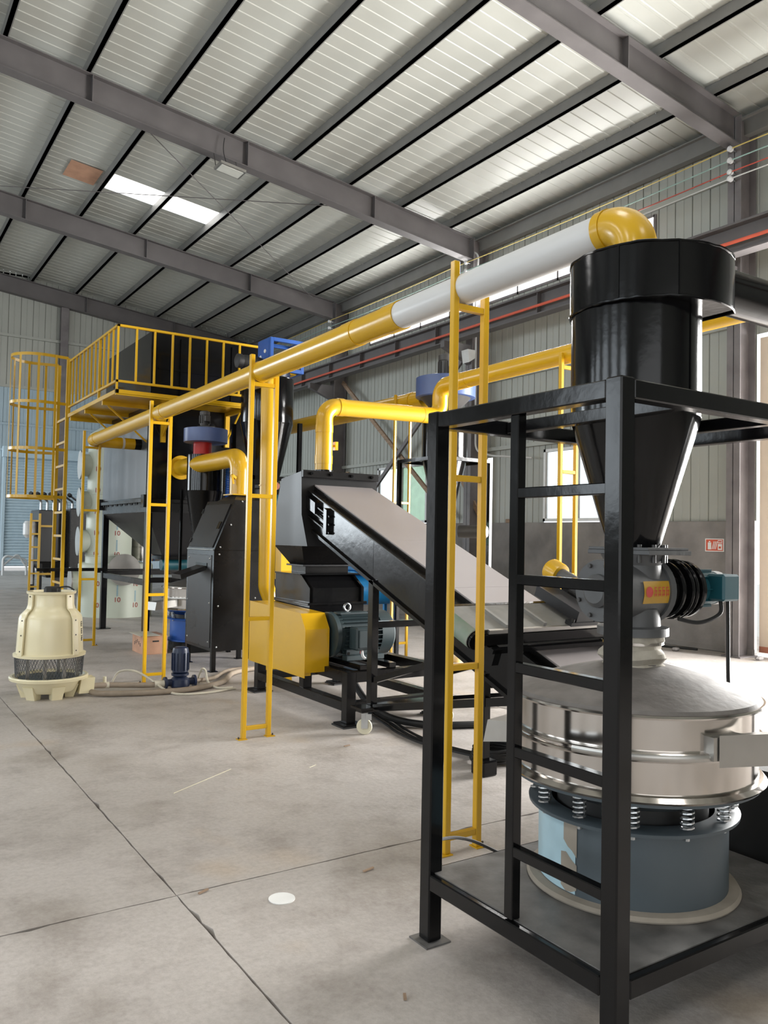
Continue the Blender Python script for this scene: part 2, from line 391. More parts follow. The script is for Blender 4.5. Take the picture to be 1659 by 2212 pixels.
ribbed(sh, 6.45, RIB[0], RIB[2], RIB[3], XS); ribbed(sh, RIB[1], Y1, RIB[2], RIB[3], XS)
ribbed(sh, 6.45, Y1, RIB[3], 7.5, XS)
ribbed(sh, Y0, 6.45, 4.4, 7.5, XS); ribbed(sh, Y0, .9, 0, 4.4, XS)
sh.build('wall_sheet', 'wall_sheet', wr)
MB().box(XW-.03, XW+.25, 6.57, Y1, 0, SILL, .012).build('low_wall', 'low_wall', wr)
MB().box(XW-.035, XW+.0, 6.45, Y1, 0, .10, .01).build('wall_footing', 'low_wall', wr)
for z in (3.22, 4.55, 6.68):
    MB().box(XW-.05, XW+.015, 6.6, Y1, z, z+.07).build('girt', 'wall_sheet', wr)
def column(y, m_='column'):
    m = MB(); xa, xb = 9.93, XW
    for x0, x1, y0, y1 in ((xa, xa+.012, -.10, .10), (xb-.03, xb-.018, -.10, .10), (xa, xb-.02, -.005, .005)): m.box(x0, x1, y+y0, y+y1, 0, zrbot(9.9)+.42)
    m.box(xa-.03, xb, y-.14, y+.14, 0, .02)
    o = m.build('column', m_, wr)
    MB().prism([(xa, 4.9), (xa, 5.27), (9.28, 5.27), (9.28, 5.15)], 'xz', y-.06, y+.06).build('crane_bracket', 'rafter', o)
for y in (1.0, 6.55, 12.2, 17.55, 22.88): column(y)
# crane runway beam
m = MB(); XB = 9.50
m.box(XB-.10, XB+.10, Y0, Y1, 5.27, 5.29).box(XB-.005, XB+.005, Y0, Y1, 5.29, 5.63).box(XB-.12, XB+.12, Y0, Y1, 5.63, 5.65).box(XB-.03, XB+.03, Y0, Y1, 5.65, 5.70)
bm_ = m.build('crane_beam', 'rafter', wr)
y = Y0+.6
while y < Y1:
    MB().box(XB-.095, XB+.095, y-.006, y+.006, 5.29, 5.63).build('stiffener', 'rafter', bm_); y += 1.4
# cross bracing between the columns
for a, b, mm in (((10.12, 17.35, 5.35), (10.12, 13.0, 1.95), 'wood'), ((10.05, 12.45, 5.15), (10.05, 16.6, 1.95), 'column'), ((10.12, 12.0, 1.95), (10.12, 12.9, 3.1), 'wood')):
    MB().bar(a, b, .05, .09).build('brace', mm, wr)
# windows
for nm, a, b, z0, z1, green in WINS:
    wo = struct(nm, (XW, (a+b)/2, z0)); t = .05
    fr = MB()
    for q in ((a, b, z0, z0+t), (a, b, z1-t, z1), (a, a+t, z0, z1), (b-t, b, z0, z1)): fr.box(XW-.01, XW+.06, *q)
    if b-a > .6:
        mid = (a+b)/2; fr.box(XW, XW+.05, mid-.025, mid+.025, z0, z1); halves = ((a+t, mid-.025), (mid+.025, b-t))
    else: halves = ((a+t, b-t),)
    if b-a > .3: fr.build('window_frame', 'white_frame', wo)
    for q, (p0, p1) in enumerate(halves):
        MB().box(XW+.03, XW+.036, p0, p1, z0+t, z1-t).build('pane', 'glass_green' if green and q == 0 else 'glass', wo)
wo = struct('window_4', (XW, 12, RIB[2])); fr = MB()
fr.box(XW-.01, XW+.05, RIB[0], RIB[1], RIB[2], RIB[2]+.04).box(XW-.01, XW+.05, RIB[0], RIB[1], RIB[3]-.04, RIB[3])
y = RIB[0]
while y <= RIB[1]+.01: fr.box(XW-.01, XW+.05, y-.02, y+.02, RIB[2], RIB[3]); y += 1.03
fr.build('window_frame', 'column', wo)
z = RIB[2]+.08
while z < RIB[3]-.04:
    MB().bar((XW+.04, RIB[0], z), (XW+.04, RIB[1], z), .016, .005, (-.5, 0, 1)).build('louvre', 'white_frame', wo); z += .085
# sliding side door (open) seen past the first column
do = struct('door_1', (XW+.06, 6.0, 0))
MB().box(XW+.05, XW+.09, 5.45, 6.42, .10, 4.35).build('door_leaf', 'door_beige', do)
MB().box(XW+.045, XW+.10, 5.45, 6.42, .06, .14).build('door_rail', 'brick_red', do)
# ---- other walls (left, near, far) and far hall
wl = struct('wall_left'); m = MB(); ribbed(m, Y0, Y1, 0, 2.3, XL); ribbed(m, Y0, Y1, 6.5, 7.6, XL); e_ = Y0
for a_, b_ in LEFTWIN: ribbed(m, e_, a_, 2.3, 6.5, XL); e_ = b_
ribbed(m, e_, Y1, 2.3, 6.5, XL); m.build('wall_sheet', 'wall_sheet', wl)
def ribbedx(m, xa, xb, za, zfun, y, p=.30):
    prof = []; x = math.floor(xa/p)*p
    while x < xb:
        for d, e in ((0, 0), (p*.40, 0), (p*.42, .008), (p*.46, .008), (p*.48, 0), (p*.93, 0), (p*.945, .02), (p*.985, .02)):
            if xa < x+d < xb: prof.append((x+d, e))
        x += p
    prof = [(xa, 0)]+prof+[(xb, 0)]; n = len(prof)
    vs = [(t, y+e, za) for t, e in prof]+[(t, y+e, zfun(t)) for t, e in prof]
    m.add(vs, [(i, i+1, n+i+1, n+i) for i in range(n-1)])
wn = struct('wall_near'); m = MB()
ribbedx(m, XL, -9.2, 0, zsheet, Y0); ribbedx(m, 1.2, XW, 0, zsheet, Y0); ribbedx(m, -9.2, 1.2, 5.2, zsheet, Y0); m.build('wall_sheet', 'wall_sheet', wn)
wf = struct('wall_far'); m = MB(); ribbedx(m, XL, XW, 5.28, zsheet, Y1); m.build('wall_sheet', 'wall_sheet', wf)
for z in (5.25, 6.58): MB().box(XL, XW, Y1-.07, Y1, z, z+.07).build('girt', 'wall_sheet', wf)
for x in (-5, -.3, 4.66, 9.2):
    MB().box(x-.1, x+.1, Y1-.16, Y1-.15, 0, zrbot(x)).box(x-.006, x+.006, Y1-.15, Y1-.02, 0, zrbot(x)).box(x-.1, x+.1, Y1-.02, Y1-.01, 0, zrbot(x)).build('column', 'column', wf)
wb = struct('wall_back'); m = MB(); ribbedx(m, XL, 4.9, 0, lambda t: 8.2, YF); ribbedx(m, 4.9, 8.2, 4.35, lambda t: 8.2, YF); ribbedx(m, 8.2, XW, 0, lambda t: 8.2, YF)
m.build('wall_sheet', 'wall_sheet_bluish_lit', wb)
ribbed_m = MB(); ribbed(ribbed_m, Y1, YF, 0, 8.2, XW+.02); ribbed_m.build('wall_sheet', 'wall_sheet_bluish_lit', wb)
MB().box(XL, XW+.2, Y1, YF, 8.2, 8.25).build('roof_sheet', 'roof_sheet', wb)
for z in (4.6, 5.6): MB().box(XL, XW, YF-.06, YF, z, z+.08).build('girt', 'wall_sheet_bluish_lit', wb)
d2 = struct('door_2', (6.5, YF, 0)); m = MB(); prof = []; z = .16
while z < 4.35:
    prof += [(YF-.02, z), (YF-.06, z+.03), (YF-.06, z+.07), (YF-.02, z+.10)]; z += .11
n = len(prof); m.add([(4.95, a, b) for a, b in prof]+[(8.15, a, b) for a, b in prof], [(i, i+1, n+i+1, n+i) for i in range(n-1)])
m.build('shutter_curtain', 'shutter', d2)
MB().box(4.85, 4.95, YF-.1, YF, 0, 4.5).box(8.15, 8.25, YF-.1, YF, 0, 4.5).build('shutter_guide', 'shutter', d2)
MB().box(4.8, 8.3, YF-.3, YF, 4.35, 4.75).build('shutter_box', 'shutter', d2)

# ================================================================== NEAR GROUP: stand, cyclone, valve, sieve
SX0, SX1, SY0, SY1, ST = 1.84, 3.06, 1.567, 2.505, 1.985; PW = .062; CX, CY = 2.47, 2.04
st = thing('steel_stand', (2.45, 2.03, 0), 'black square-tube steel stand with ladder rungs carrying the big cyclone', 'stand')
for x in (SX0, SX1-PW):
    for y in (SY0, SY1-PW):
        p = MB().box(x, x+PW, y, y+PW, .006, ST, .005).build('post', 'black', st)
        MB().box(x-.025, x+PW+.025, y-.025, y+PW+.025, 0, .006).build('foot_plate', 'plate', p)
for y in (SY0, SY1-PW): MB().box(SX0+PW, SX1-PW, y+.003, y+.058, ST-.062, ST-.004, .004).build('top_beam', 'black', st)
for x in (SX0, SX1-PW): MB().box(x+.003, x+.058, SY0+PW, SY1-PW, ST-.062, ST-.004, .004).build('top_beam', 'black', st)
for x in (CX-.28, CX+.235): MB().box(x, x+.045, SY0+.064, SY1-PW, ST-.055, ST-.01, .003).build('cross_beam', 'black', st)
for y in (SY0, SY1-PW): MB().box(SX0+PW, SX1-PW, y, y+.054, .198, .256, .004).build('base_beam', 'black', st)
for x in (SX0, SX1-PW): MB().box(x, x+.054, SY0+PW, SY1-PW, .198, .256, .004).build('base_beam', 'black', st)
MB().box(SX0+.025, SX1-.025, SY0+.025, SY1-.025, .2565, .2605).build('deck_plate', 'plate', st)
MB().box(SX0+.008, SX0+.046, 2.005, 2.045, .2605, ST-.062, .003).build('ladder_stile', 'black', st)
for z in (.483, .807, 1.083, 1.373, 1.66): MB().box(SX0+.008, SX0+.042, SY0+PW, 2.005, z-.017, z+.017, .003).build('rung', 'black', st)

cy = thing('cyclone_separator', (CX, CY, 1.47), 'large glossy black cyclone hopper sitting in the near steel stand', 'cyclone')
MB().lathe([(.235, 1.965), (.237, 2.02), (.237, 2.20), (.237, 2.365)], (CX, CY, 0), 56).build('cylinder', 'black', cy)
MB().lathe([(.092, 1.485), (.10, 1.50), (.234, 1.955), (.237, 1.966)], (CX, CY, 0), 56, cap0=False).build('cone', 'black', cy)
MB().box(CX-.09, CX+.14, CY-.14, CY+.14, 1.4755, 1.486, .002).build('outlet_flange', 'valve_grey', cy)
pts = []
for i in range(49):
    dg = 40+i*271/48; tt = max(0, (dg-170)/141); rr = .243+.107*tt**1.6; pts.append((CX+rr*math.cos(R(dg)), CY+rr*math.sin(R(dg))))
pts += [(CX+.235, CY-.06)]
for dg in (-8, 5, 22): pts.append((CX+.243*math.cos(R(dg)), CY+.243*math.sin(R(dg))))
sc_ = MB().prism(pts, 'xy', 2.362, 2.556).build('inlet_scroll', 'black', cy)
for z in (2.358, 2.553):
    MB().tube([(p[0]+random.uniform(-.002, .002), p[1]+random.uniform(-.002, .002), z+random.uniform(0, .005)) for p in pts], .0055, 6, False, True).build('weld_seam', 'black', sc_)
for dg in (206, 250):
    tt = max(0, (dg-170)/141); rr = .243+.107*tt**1.6; q_ = (CX+(rr+.001)*math.cos(R(dg)), CY+(rr+.001)*math.sin(R(dg)))
    MB().bar((*q_, 2.366), (*q_, 2.552), .006, .006, (math.cos(R(dg)), math.sin(R(dg)), 0)).build('panel_seam', 'black', sc_)
MB().bar((CX+.238*math.cos(R(-88)), CY+.238*math.sin(R(-88)), 1.98), (CX+.238*math.cos(R(-88)), CY+.238*math.sin(R(-88)), 2.36), .006, .006, (0, 1, 0)).build('panel_seam', 'black', cy)
MB().cyl((CX+.20, CY-.165, 2.475), (CX+2.3, CY-.165, 2.475), .086, n=32).build('inlet_pipe', 'black', cy)

# overhead main duct -------------------------------------------------
def mx(y): return CX+.0225*(y-CY)
ZD, RD = 2.735, .0770
du = thing('overhead_duct', (CX, CY, ZD), 'long overhead pipe, white near the cyclone then yellow to the dust collector', 'duct')
MB().tube(fillet([(CX, CY, 2.40), (CX, CY, ZD), (mx(2.40), 2.40, ZD)], .125, 12)[:-1], RD+.003, 28).build('elbow', 'yellow', du)
MB().tube([(mx(2.165), 2.165, ZD), (mx(2.205), 2.205, ZD)], RD+.007, 28).build('collar', 'yellow', du)
MB().tube([(mx(2.19), 2.19, ZD), (mx(3.72), 3.72, ZD)], RD-.002, 28).build('white_pipe', 'pvc_white', du)
prev = 3.66
for y in (4.18, 5.62, 8.0, 10.9):
    MB().tube([(mx(prev), prev, ZD), (mx(y), y, ZD)], RD, 28).build('yellow_pipe', 'yellow', du)
    MB().tube([(mx(y-.05), y-.05, ZD), (mx(y+.09), y+.09, ZD)], RD+.004, 28).build('collar', 'yellow', du); prev = y
MB().tube([(mx(3.66), 3.66, ZD), (mx(3.80), 3.80, ZD)], RD+.004, 28).build('collar', 'yellow', du)
MB().tube(fillet([(mx(10.9), 10.9, ZD), (mx(11.25), 11.25, ZD), (3.25, 11.25, ZD)], .14, 8), RD, 24).build('elbow', 'yellow', du)
MB().cyl((3.08, 11.25, ZD), (3.11, 11.25, ZD), RD+.003, n=24).build('tape_band', 'pvc_white', du)
MB().cyl((3.25, 11.25, ZD), (3.345, 11.25, ZD), RD-.002, n=24).build('socket', 'black', du)
# pipe supports -------------------------------------------------------
def support(y, xc, wd, label, top=2.86, rungs=(2.64, 1.80, .885, .08), base=0, t=.034):
    s_ = thing('pipe_support', (xc, y, base), label, 'support', 'yellow ladder-type pipe supports')
    for sx in (-1, 1):
        x = xc+sx*(wd/2-t/2)
        p = MB().box(x-t/2, x+t/2, y-t/2, y+t/2, base+.005, top-(.14 if sx > 0 else 0), .003).build('stile', 'yellow', s_)
        fx = x+sx*.012
        MB().box(fx-.035, fx+.035, y-.03, y+.03, base, base+.006, .001).build('foot_plate', 'yellow', p)
        MB().cyl((fx+sx*.025, y, base+.006), (fx+sx*.025, y, base+.02), .006, n=8).build('anchor_bolt', 'motor_grey', p)
    for z in rungs: MB().box(xc-wd/2+t, xc+wd/2-t, y-t/2+.002, y+t/2-.002, z-.015, z+.015, .002).build('rung', 'yellow', s_)
    return s_
support(3.1, 2.525, .225, 'yellow ladder-type pipe support nearest the camera, behind the black stand')
support(5.6, 2.58, .235, 'yellow ladder-type pipe support standing beside the yellow belt guard')
support(8.2, 2.635, .235, 'yellow ladder-type pipe support behind the dark blue pump')
support(11.2, 2.675, .235, 'yellow ladder-type pipe support at the far end of the overhead duct')

# rotary valve ------------------------------------------------------------
VZ = 1.325
rv = thing('rotary_valve', (CX, CY, 1.16), 'grey cast rotary airlock valve with red and yellow label under the cyclone', 'valve')
def lx(m, prof, y=CY, z=VZ, n=32): return m.lathe([(r, x) for x, r in prof], (0, y, z), n, axis=(1, 0, 0))
lx(MB(), [(2.30, .10), (2.315, .112), (2.545, .112), (2.56, .10)]).build('body', 'valve_grey', rv)
ep = lx(MB(), [(2.282, .112), (2.296, .117), (2.308, .117)]).build('end_plate', 'valve_grey', rv)
lx(MB(), [(2.255, .045), (2.268, .06), (2.284, .062)]).build('bearing_cap', 'valve_grey', ep)
for i in range(8):
    a = R(22+45*i); MB().cyl((2.272, CY+.097*math.cos(a), VZ+.097*math.sin(a)), (2.284, CY+.097*math.cos(a), VZ+.097*math.sin(a)), .008, n=6).build('bolt', 'motor_grey', ep)
lx(MB(), [(2.538, .122), (2.562, .126), (2.57, .116)]).build('end_plate', 'valve_grey', rv)
lx(MB(), [(2.565, .09), (2.63, .09)]).build('bearing_housing', 'black_satin', rv)
for a, b, r_ in ((2.625, 2.642, .112), (2.675, 2.688, .117), (2.70, 2.713, .117), (2.745, 2.768, .112)):
    lx(MB(), [(a, r_-.006), (a+.004, r_), (b-.004, r_), (b, r_-.006)]).build('coupling_disc', 'black', rv)
lx(MB(), [(2.64, .075), (2.75, .08)]).build('reducer', 'black_satin', rv)
mt_ = lx(MB(), [(2.768, .058), (2.785, .066), (2.94, .066), (2.955, .055)]).build('motor', 'teal', rv)
MB().box(2.85, 2.955, CY-.125, CY-.045, VZ-.045, VZ+.06, .008).build('terminal_box', 'teal', mt_)
lx(MB(), [(2.94, .068), (2.98, .068), (2.998, .05)]).build('fan_cowl', 'pvc_white', mt_)
for i in range(8):
    a = R(20+40*i); d = V(0, math.cos(a), math.sin(a)); c0 = V(2.79, CY, VZ)+d*.07
    MB().bar(c0, c0+V(.14, 0, 0), .004, .014, tuple(d)).build('cooling_fin', 'teal', mt_)
MB().box(CX-.09, CX+.15, CY-.145, CY+.145, 1.459, 1.4755, .002).build('inlet_flange', 'valve_grey', rv)
MB().lathe([(.105, 1.37), (.10, 1.42), (.12, 1.459)], (CX, CY, 0), 28).build('inlet_neck', 'valve_grey', rv)
MB().lathe([(.13, 1.16), (.13, 1.19), (.10, 1.195), (.095, 1.26)], (CX, CY, 0), 28).build('outlet_flange', 'valve_grey', rv)
for i in range(6):
    a = R(200+28*i); p = V(CX+.11*math.cos(a)*1.0, CY+.118*math.sin(a), 0)
    MB().cyl(p+V(0, 0, 1.43), p+V(0, 0, 1.496), .008, n=8).build('flange_bolt', 'motor_grey', rv)
lab = []
aa = [R(180+15+i*7) for i in range(10)]   # label wrapped on the front of the body
def wrapx(x0, x1, a0, a1, r_, n=6):
    vs = []; fs = []
    for i in range(n+1):
        a = a0+(a1-a0)*i/n
        for x in (x0, x1): vs.append((x, CY-r_*math.cos(a), VZ+r_*math.sin(a)))
    return MB().add(vs, [(2*i, 2*i+1, 2*i+3, 2*i+2) for i in range(n)])
lb = wrapx(2.395, 2.54, R(-22), R(20), .1135).build('maker_label', 'label_yellow', rv)
def wrapd(c, r_, a0, a1):
    return None
vs = [(2.423+.02*math.cos(t), -.0 + .02*math.sin(t)) for t in [i*math.pi/8 for i in range(16)]]
MB().add([(x, CY-.1145*math.cos(dz/.1145), VZ+.1145*math.sin(dz/.1145)) for x, dz in vs], [tuple(range(16))]).build('label_emblem', 'print_red', lb)
for x in (2.457, 2.479, 2.501, 2.523):
    for (dx, dz, sw, shh) in ((0, .016, .014, .003), (0, .004, .016, .003), (0, -.010, .016, .003), (-.004, 0, .003, .034), (.005, -.004, .003, .024)):
        wrapx(x+dx-sw/2, x+dx+sw/2, (dz-shh/2)/.1145, (dz+shh/2)/.1145, .1146, 2).build('label_stroke', 'print_red', lb)
MB().tube(smoothpath([(2.66, CY-.06, 1.215), (2.75, CY-.09, 1.20), (2.86, CY-.10, 1.23), (2.88, CY-.09, 1.28)]), .008, 8).build('motor_lead', 'rubber', rv)
cb = MB().tube(smoothpath([(2.935, CY-.085, 1.285), (2.938, CY-.085, 1.1), (2.94, CY-.085, .98), (2.96, CY-.08, .75), (2.99, CY-.02, .45), (3.0, CY+.1, .275)]), .0075, 8).build('motor_cable', 'rubber')
tag(cb, 'thin black cable hanging straight down from the teal valve motor', 'cable')
# fabric sleeve between valve and sieve
m = MB(); prof = []; n = 36
for i, (r_, z) in enumerate([(.098, 1.160), (.10, 1.14), (.094, 1.125), (.092, 1.11), (.108, 1.095), (.112, 1.08), (.10, 1.066), (.094, 1.058), (.102, 1.05)]): prof.append((r_, z))
for r_, z in prof:
    for j in range(n):
        a = 2*math.pi*j/n; q = r_*1.1+.006*math.sin(5*a+z*60)+random.uniform(-.0015, .0015); m.v.append((CX+q*math.cos(a), CY+q*math.sin(a), z+.003*math.sin(3*a)))
for i in range(len(prof)-1):
    for j in range(n): m.f.append((i*n+j, i*n+(j+1) % n, (i+1)*n+(j+1) % n, (i+1)*n+j))
sl = m.build('fabric_sleeve', 'fabric'); tag(sl, 'dusty cream fabric sleeve joining the rotary valve to the sieve lid', 'sleeve')
MB().lathe([(.113, 1.128), (.113, 1.138)], (CX, CY, 0), 30, cap0=False, cap1=False).build('hose_clamp', 'stainless', sl)

# round vibrating sieve ------------------------------------------------------
def make_sieve(c, z0, label, drum, film, lidm, spouts, nspr=12):
    x, y = c; z0 -= .2605
    t = thing('vibrating_sieve', (x, y, z0+.2605), label, 'sieve')
    def L(name, prof, m_, par=t, n=64, **k): return MB().lathe([(r_, z+z0) for r_, z in prof], (x, y, 0), n, **k).build(name, m_, par)
    L('lid', [(.448, .948), (.44, .962), (.36, .985), (.24, 1.022), (.14, 1.048), (.106, 1.052), (.102, 1.058)], lidm)
    L('rim_band', [(.436, .936), (.455, .937), (.458, .943), (.455, .95), (.44, .951)], 'stainless', cap0=False, cap1=False)
    L('upper_deck', [(.434, .815), (.434, .936)], 'stainless', cap0=False, cap1=False)
    L('rim_band', [(.434, .822), (.452, .823), (.455, .827), (.452, .831), (.434, .832)], 'stainless', cap0=False, cap1=False)
    L('rim_band', [(.434, .799), (.452, .80), (.455, .806), (.452, .81), (.440, .812), (.440, .822)], 'stainless', cap0=False, cap1=False)
    L('lower_deck', [(.434, .69), (.434, .80)], 'stainless', cap0=False, cap1=False)
    L('rim_band', [(.434, .692), (.45, .69), (.462, .676), (.456, .668), (.43, .667)], 'stainless', cap0=False, cap1=False)
    L('clamp_band', [(.457, .806), (.460, .812), (.460, .822), (.457, .828)], 'stainless_dull', a0=R(195), a1=R(290), n=24)
    L('motion_plate', [(.30, .60), (.40, .652), (.445, .655), (.445, .668), (.1, .668)], drum)
    L('drum_flange', [(.335, .53), (.374, .534), (.376, .546), (.370, .549), (.29, .549)], drum, cap0=False, cap1=False)
    L('drum', [(.337, .279), (.337, .535)], drum, cap0=False, cap1=False)
    L('motor_housing', [(.27, .29), (.27, .60)], 'rubber', n=32)
    L('base_flange', [(.378, .2615), (.38, .267), (.372, .279), (.337, .281)], 'dust' if film else drum, cap1=False)
    spr = None
    for i in range(nspr):
        a = 2*math.pi*(i+.35)/nspr; cx_, cy_ = x+.348*math.cos(a), y+.348*math.sin(a)
        if spr is None:
            hp = [(cx_+.0205*math.cos(2*math.pi*q/10), cy_+.0205*math.sin(2*math.pi*q/10), z0+.553+.098*q/60) for q in range(61)]
            spr = MB().tube(hp, .0042, 5).build('spring', 'galvanised', t); a_0 = a; base = (cx_, cy_)
        else: inst(spr, 'spring', (cx_-base[0], cy_-base[1], 0), t)
        MB().cyl((cx_, cy_, z0+.518), (cx_, cy_, z0+.532), .008, n=6).build('spring_nut', 'galvanised', t)
    if film:
        L('film', [(.3385, .285), (.3385, .528)], 'drum_film', n=14, a0=R(140), a1=R(187))
        # torn, bare patches of the protective film
        for (aa0, aa1, zz) in ((178, 188, [(.46, .525), (.44, .528), (.43, .526), (.41, .52)]), (176, 188, [(.30, .415), (.285, .42), (.288, .40), (.30, .385)])):
            vs = []; nn = len(zz)
            for i, (zl, zh) in enumerate(zz):
                a = R(aa0+(aa1-aa0)*i/(nn-1))
                for zq in (zl, zh): vs.append((x+.3395*math.cos(a), y+.3395*math.sin(a), zq+z0))
            MB().add(vs, [(2*i, 2*i+1, 2*i+3, 2*i+2) for i in range(nn-1)]).build('film_tear', 'dust', t)
    for (ang, za, zb, r0, r1, wd) in spouts:
        d = V(math.cos(R(ang)), math.sin(R(ang)), 0); nrm = V(-d.y, d.x, 0); c0 = V(x, y, z0)
        m_ = MB(); P = lambda r_, s_, z_: c0+d*r_+nrm*s_+V(0, 0, z_)
        vs = [P(r0, -wd/2, za), P(r0, wd/2, za), P(r0, wd/2, zb), P(r0, -wd/2, zb), P(r1, -wd/2, za-.03), P(r1, wd/2, za-.03), P(r1-.02, wd/2, zb-.012), P(r1-.02, -wd/2, zb-.012)]
        m_.add(vs, [(0,3,2,1),(0,1,5,4),(1,2,6,5),(2,3,7,6),(3,0,4,7),(4,5,6,7)]).build('discharge_spout', 'stainless_dull', t)
    return t
make_sieve((CX, CY), .2605, 'stainless round vibrating sieve with blue-grey base drum on the near stand deck', 'drum_grey', True, 'dusty_lid',
           [(106, .70, .775, .42, .60, .18)])
ct_s = bpy.data.objects['vibrating_sieve']; c_ = V(CX, CY, 0); u_ = V(.93, -.37, 0)
P1 = c_+V(math.cos(R(-112)), math.sin(R(-112)), 0)*.47; P2 = c_+V(math.cos(R(-90)), math.sin(R(-90)), 0)*.47
MB().prism([tuple(q.xy) for q in (c_+V(math.cos(R(-110)), math.sin(R(-110)), 0)*.42, P1+u_*.03, P2, c_+V(math.cos(R(-92)), math.sin(R(-92)), 0)*.42)], 'xy', .81, .885).build('spout_neck', 'stainless_dull', ct_s)
MB().prism([tuple(q.xy) for q in (P1+u_*.05, P1+u_*.50, P2+u_*.50, P2+u_*.03)], 'xy', .79, .892).build('discharge_spout', 'stainless_dull', ct_s)
bn = MB().prism([(3.13, 0), (3.62, 0), (3.68, .6), (3.09, .6)], 'xz', 1.55, 2.5).build('black_bin', 'rubber'); tag(bn, 'black open bin behind the near stand under the sieve spout', 'bin')

# ================================================================== INCLINED CONVEYOR
SLC = .394
def zc(y, off=0): return 1.061+SLC*(y-4.142)+off
cv = thing('inclined_conveyor', (3.8, 5.3, 0), 'long inclined black conveyor with flat grey cover rising to the crusher hood', 'conveyor')
YA, YB = 2.85, 6.60
def strip(m, xa, xb, ya, yb, o0, o1):
    return m.add([(xa, ya, zc(ya, o0)), (xb, ya, zc(ya, o0)), (xb, yb, zc(yb, o0)), (xa, yb, zc(yb, o0)), (xa, ya, zc(ya, o1)), (xb, ya, zc(ya, o1)), (xb, yb, zc(yb, o1)), (xa, yb, zc(yb, o1))],
                 [(0,3,2,1),(4,5,6,7),(0,1,5,4),(1,2,6,5),(2,3,7,6),(3,0,4,7)])
ycuts = [YA, 3.62, 4.42, 5.22, YB]
for i in range(4): strip(MB(), 3.495, 4.105, ycuts[i]+.0015, ycuts[i+1]-.0015, -.012, 0).build('cover_plate', 'grey_cover', cv)
for xa, xb in ((3.45, 3.462), (4.138, 4.15)):
    for ya, yb in ((YA, 5.38), (5.384, YB)): strip(MB(), xa, xb, ya, yb, -.375, -.055).build('side_panel', 'black', cv)
for xa, xb in ((3.42, 3.50), (4.10, 4.18)): strip(MB(), xa, xb, YA, YB, -.055, -.045).build('edge_flange', 'black_satin', cv)
for xa, xb in ((3.425, 3.465), (4.135, 4.175)): strip(MB(), xa, xb, YA, YB, -.40, -.372).build('bottom_flange', 'black', cv)
strip(MB(), 3.488, 4.112, YA, YB, -.046, -.012).build('cover_skirt', 'black_satin', cv)
strip(MB(), 3.46, 4.14, YA, YB, -.375, -.365).build('bottom_pan', 'black_satin', cv)
# belt take-up blocks near the top
tk = strip(MB(), 3.405, 3.45, 6.28, 6.50, -.20, -.10).build('bearing_block', 'black', cv)
for o_ in (-.13, -.20, -.27): strip(MB(), 3.42, 3.44, 6.05, 6.5, o_-.012, o_).build('adjuster_rod', 'black_satin', cv)
strip(MB(), 3.41, 3.45, 6.08, 6.13, -.30, -.09).build('adjuster_plate', 'black', cv)
for x in (3.455, 4.145):
    l_ = MB().box(x-.03, x+.03, 5.34, 5.41, .205, zc(5.37, -.37), .003).build('leg', 'black', cv)
    MB().bar((x, 5.33, .185), (x, 3.75, zc(3.75, -.39)), .04, .055).build('diagonal_brace', 'black', cv)
    MB().bar((x, 5.33, .40), (x, 4.4, .69), .035, .045).build('diagonal_brace', 'black', cv)
    MB().box(x-.025, x+.025, 4.0, 4.05, .1, zc(4.03, -.37), .002).build('leg', 'black', cv)
MB().box(3.485, 4.115, 5.34, 5.40, .80, .85, .003).build('cross_brace', 'black', cv)
MB().box(3.29, 4.20, 5.26, 5.42, .185, .205, .002).build('foot_beam', 'black', cv)
MB().box(3.485, 4.12, 4.0, 4.05, .55, .60, .003).build('cross_brace', 'black', cv)
for x, y in ((3.345, 5.30), (4.15, 5.32)):
    ca = MB().box(x-.05, x+.05, y-.045, y+.045, .172, .185).build('caster_plate', 'black', cv)
    wa = V(.5, .866, 0); wp = V(.866, -.5, 0); cc_ = V(x, y, 0)
    for sg in (-1, 1): MB().bar(cc_+wa*.027*sg+V(0, 0, .172), cc_+wa*.027*sg+V(0, 0, .05), .006, .05, tuple(wp)).build('caster_fork', 'galvanised', ca)
    MB().bar(cc_+wp*.03-wa*.04+V(0, 0, .14), cc_+wp*.03+wa*.04+V(0, 0, .14), .045, .045).build('caster_brake', 'galvanised', ca)
    MB().lathe([(.035, -.018), (.056, -.018), (.06, -.01), (.06, .01), (.056, .018), (.035, .018)], (x, y, .0605), 24, axis=tuple(wa)).build('caster_wheel', 'caster_white', ca)
for y in (4.0, ):
    for x in (3.455, 4.145): MB().box(x-.06, x+.06, 3.96, 4.09, 0, .1, .01).build('foot_block', 'black', cv)

# ---- overband belt lying across the conveyor
AX = V(0, 1, SLC).normalized(); NR = V(0, -AX.z, AX.y)
ob = thing('cross_belt_separator', (3.7, 3.65, 1.0), 'short cleated cross belt unit mounted over the inclined conveyor', 'separator')
OB = V(0, 3.52, .996)
def op(x, s_, n_): return OB+V(x, 0, 0)+AX*s_+NR*n_
def obox(m, xa, xb, s0, s1, n0, n1):
    vs = [op(x, s_, n_) for n_ in (n0, n1) for x, s_ in ((xa, s0), (xb, s0), (xb, s1), (xa, s1))]
    return m.add(vs, [(0,3,2,1),(4,5,6,7),(0,1,5,4),(1,2,6,5),(2,3,7,6),(3,0,4,7)])
BXA, BXB = 2.96, 4.35
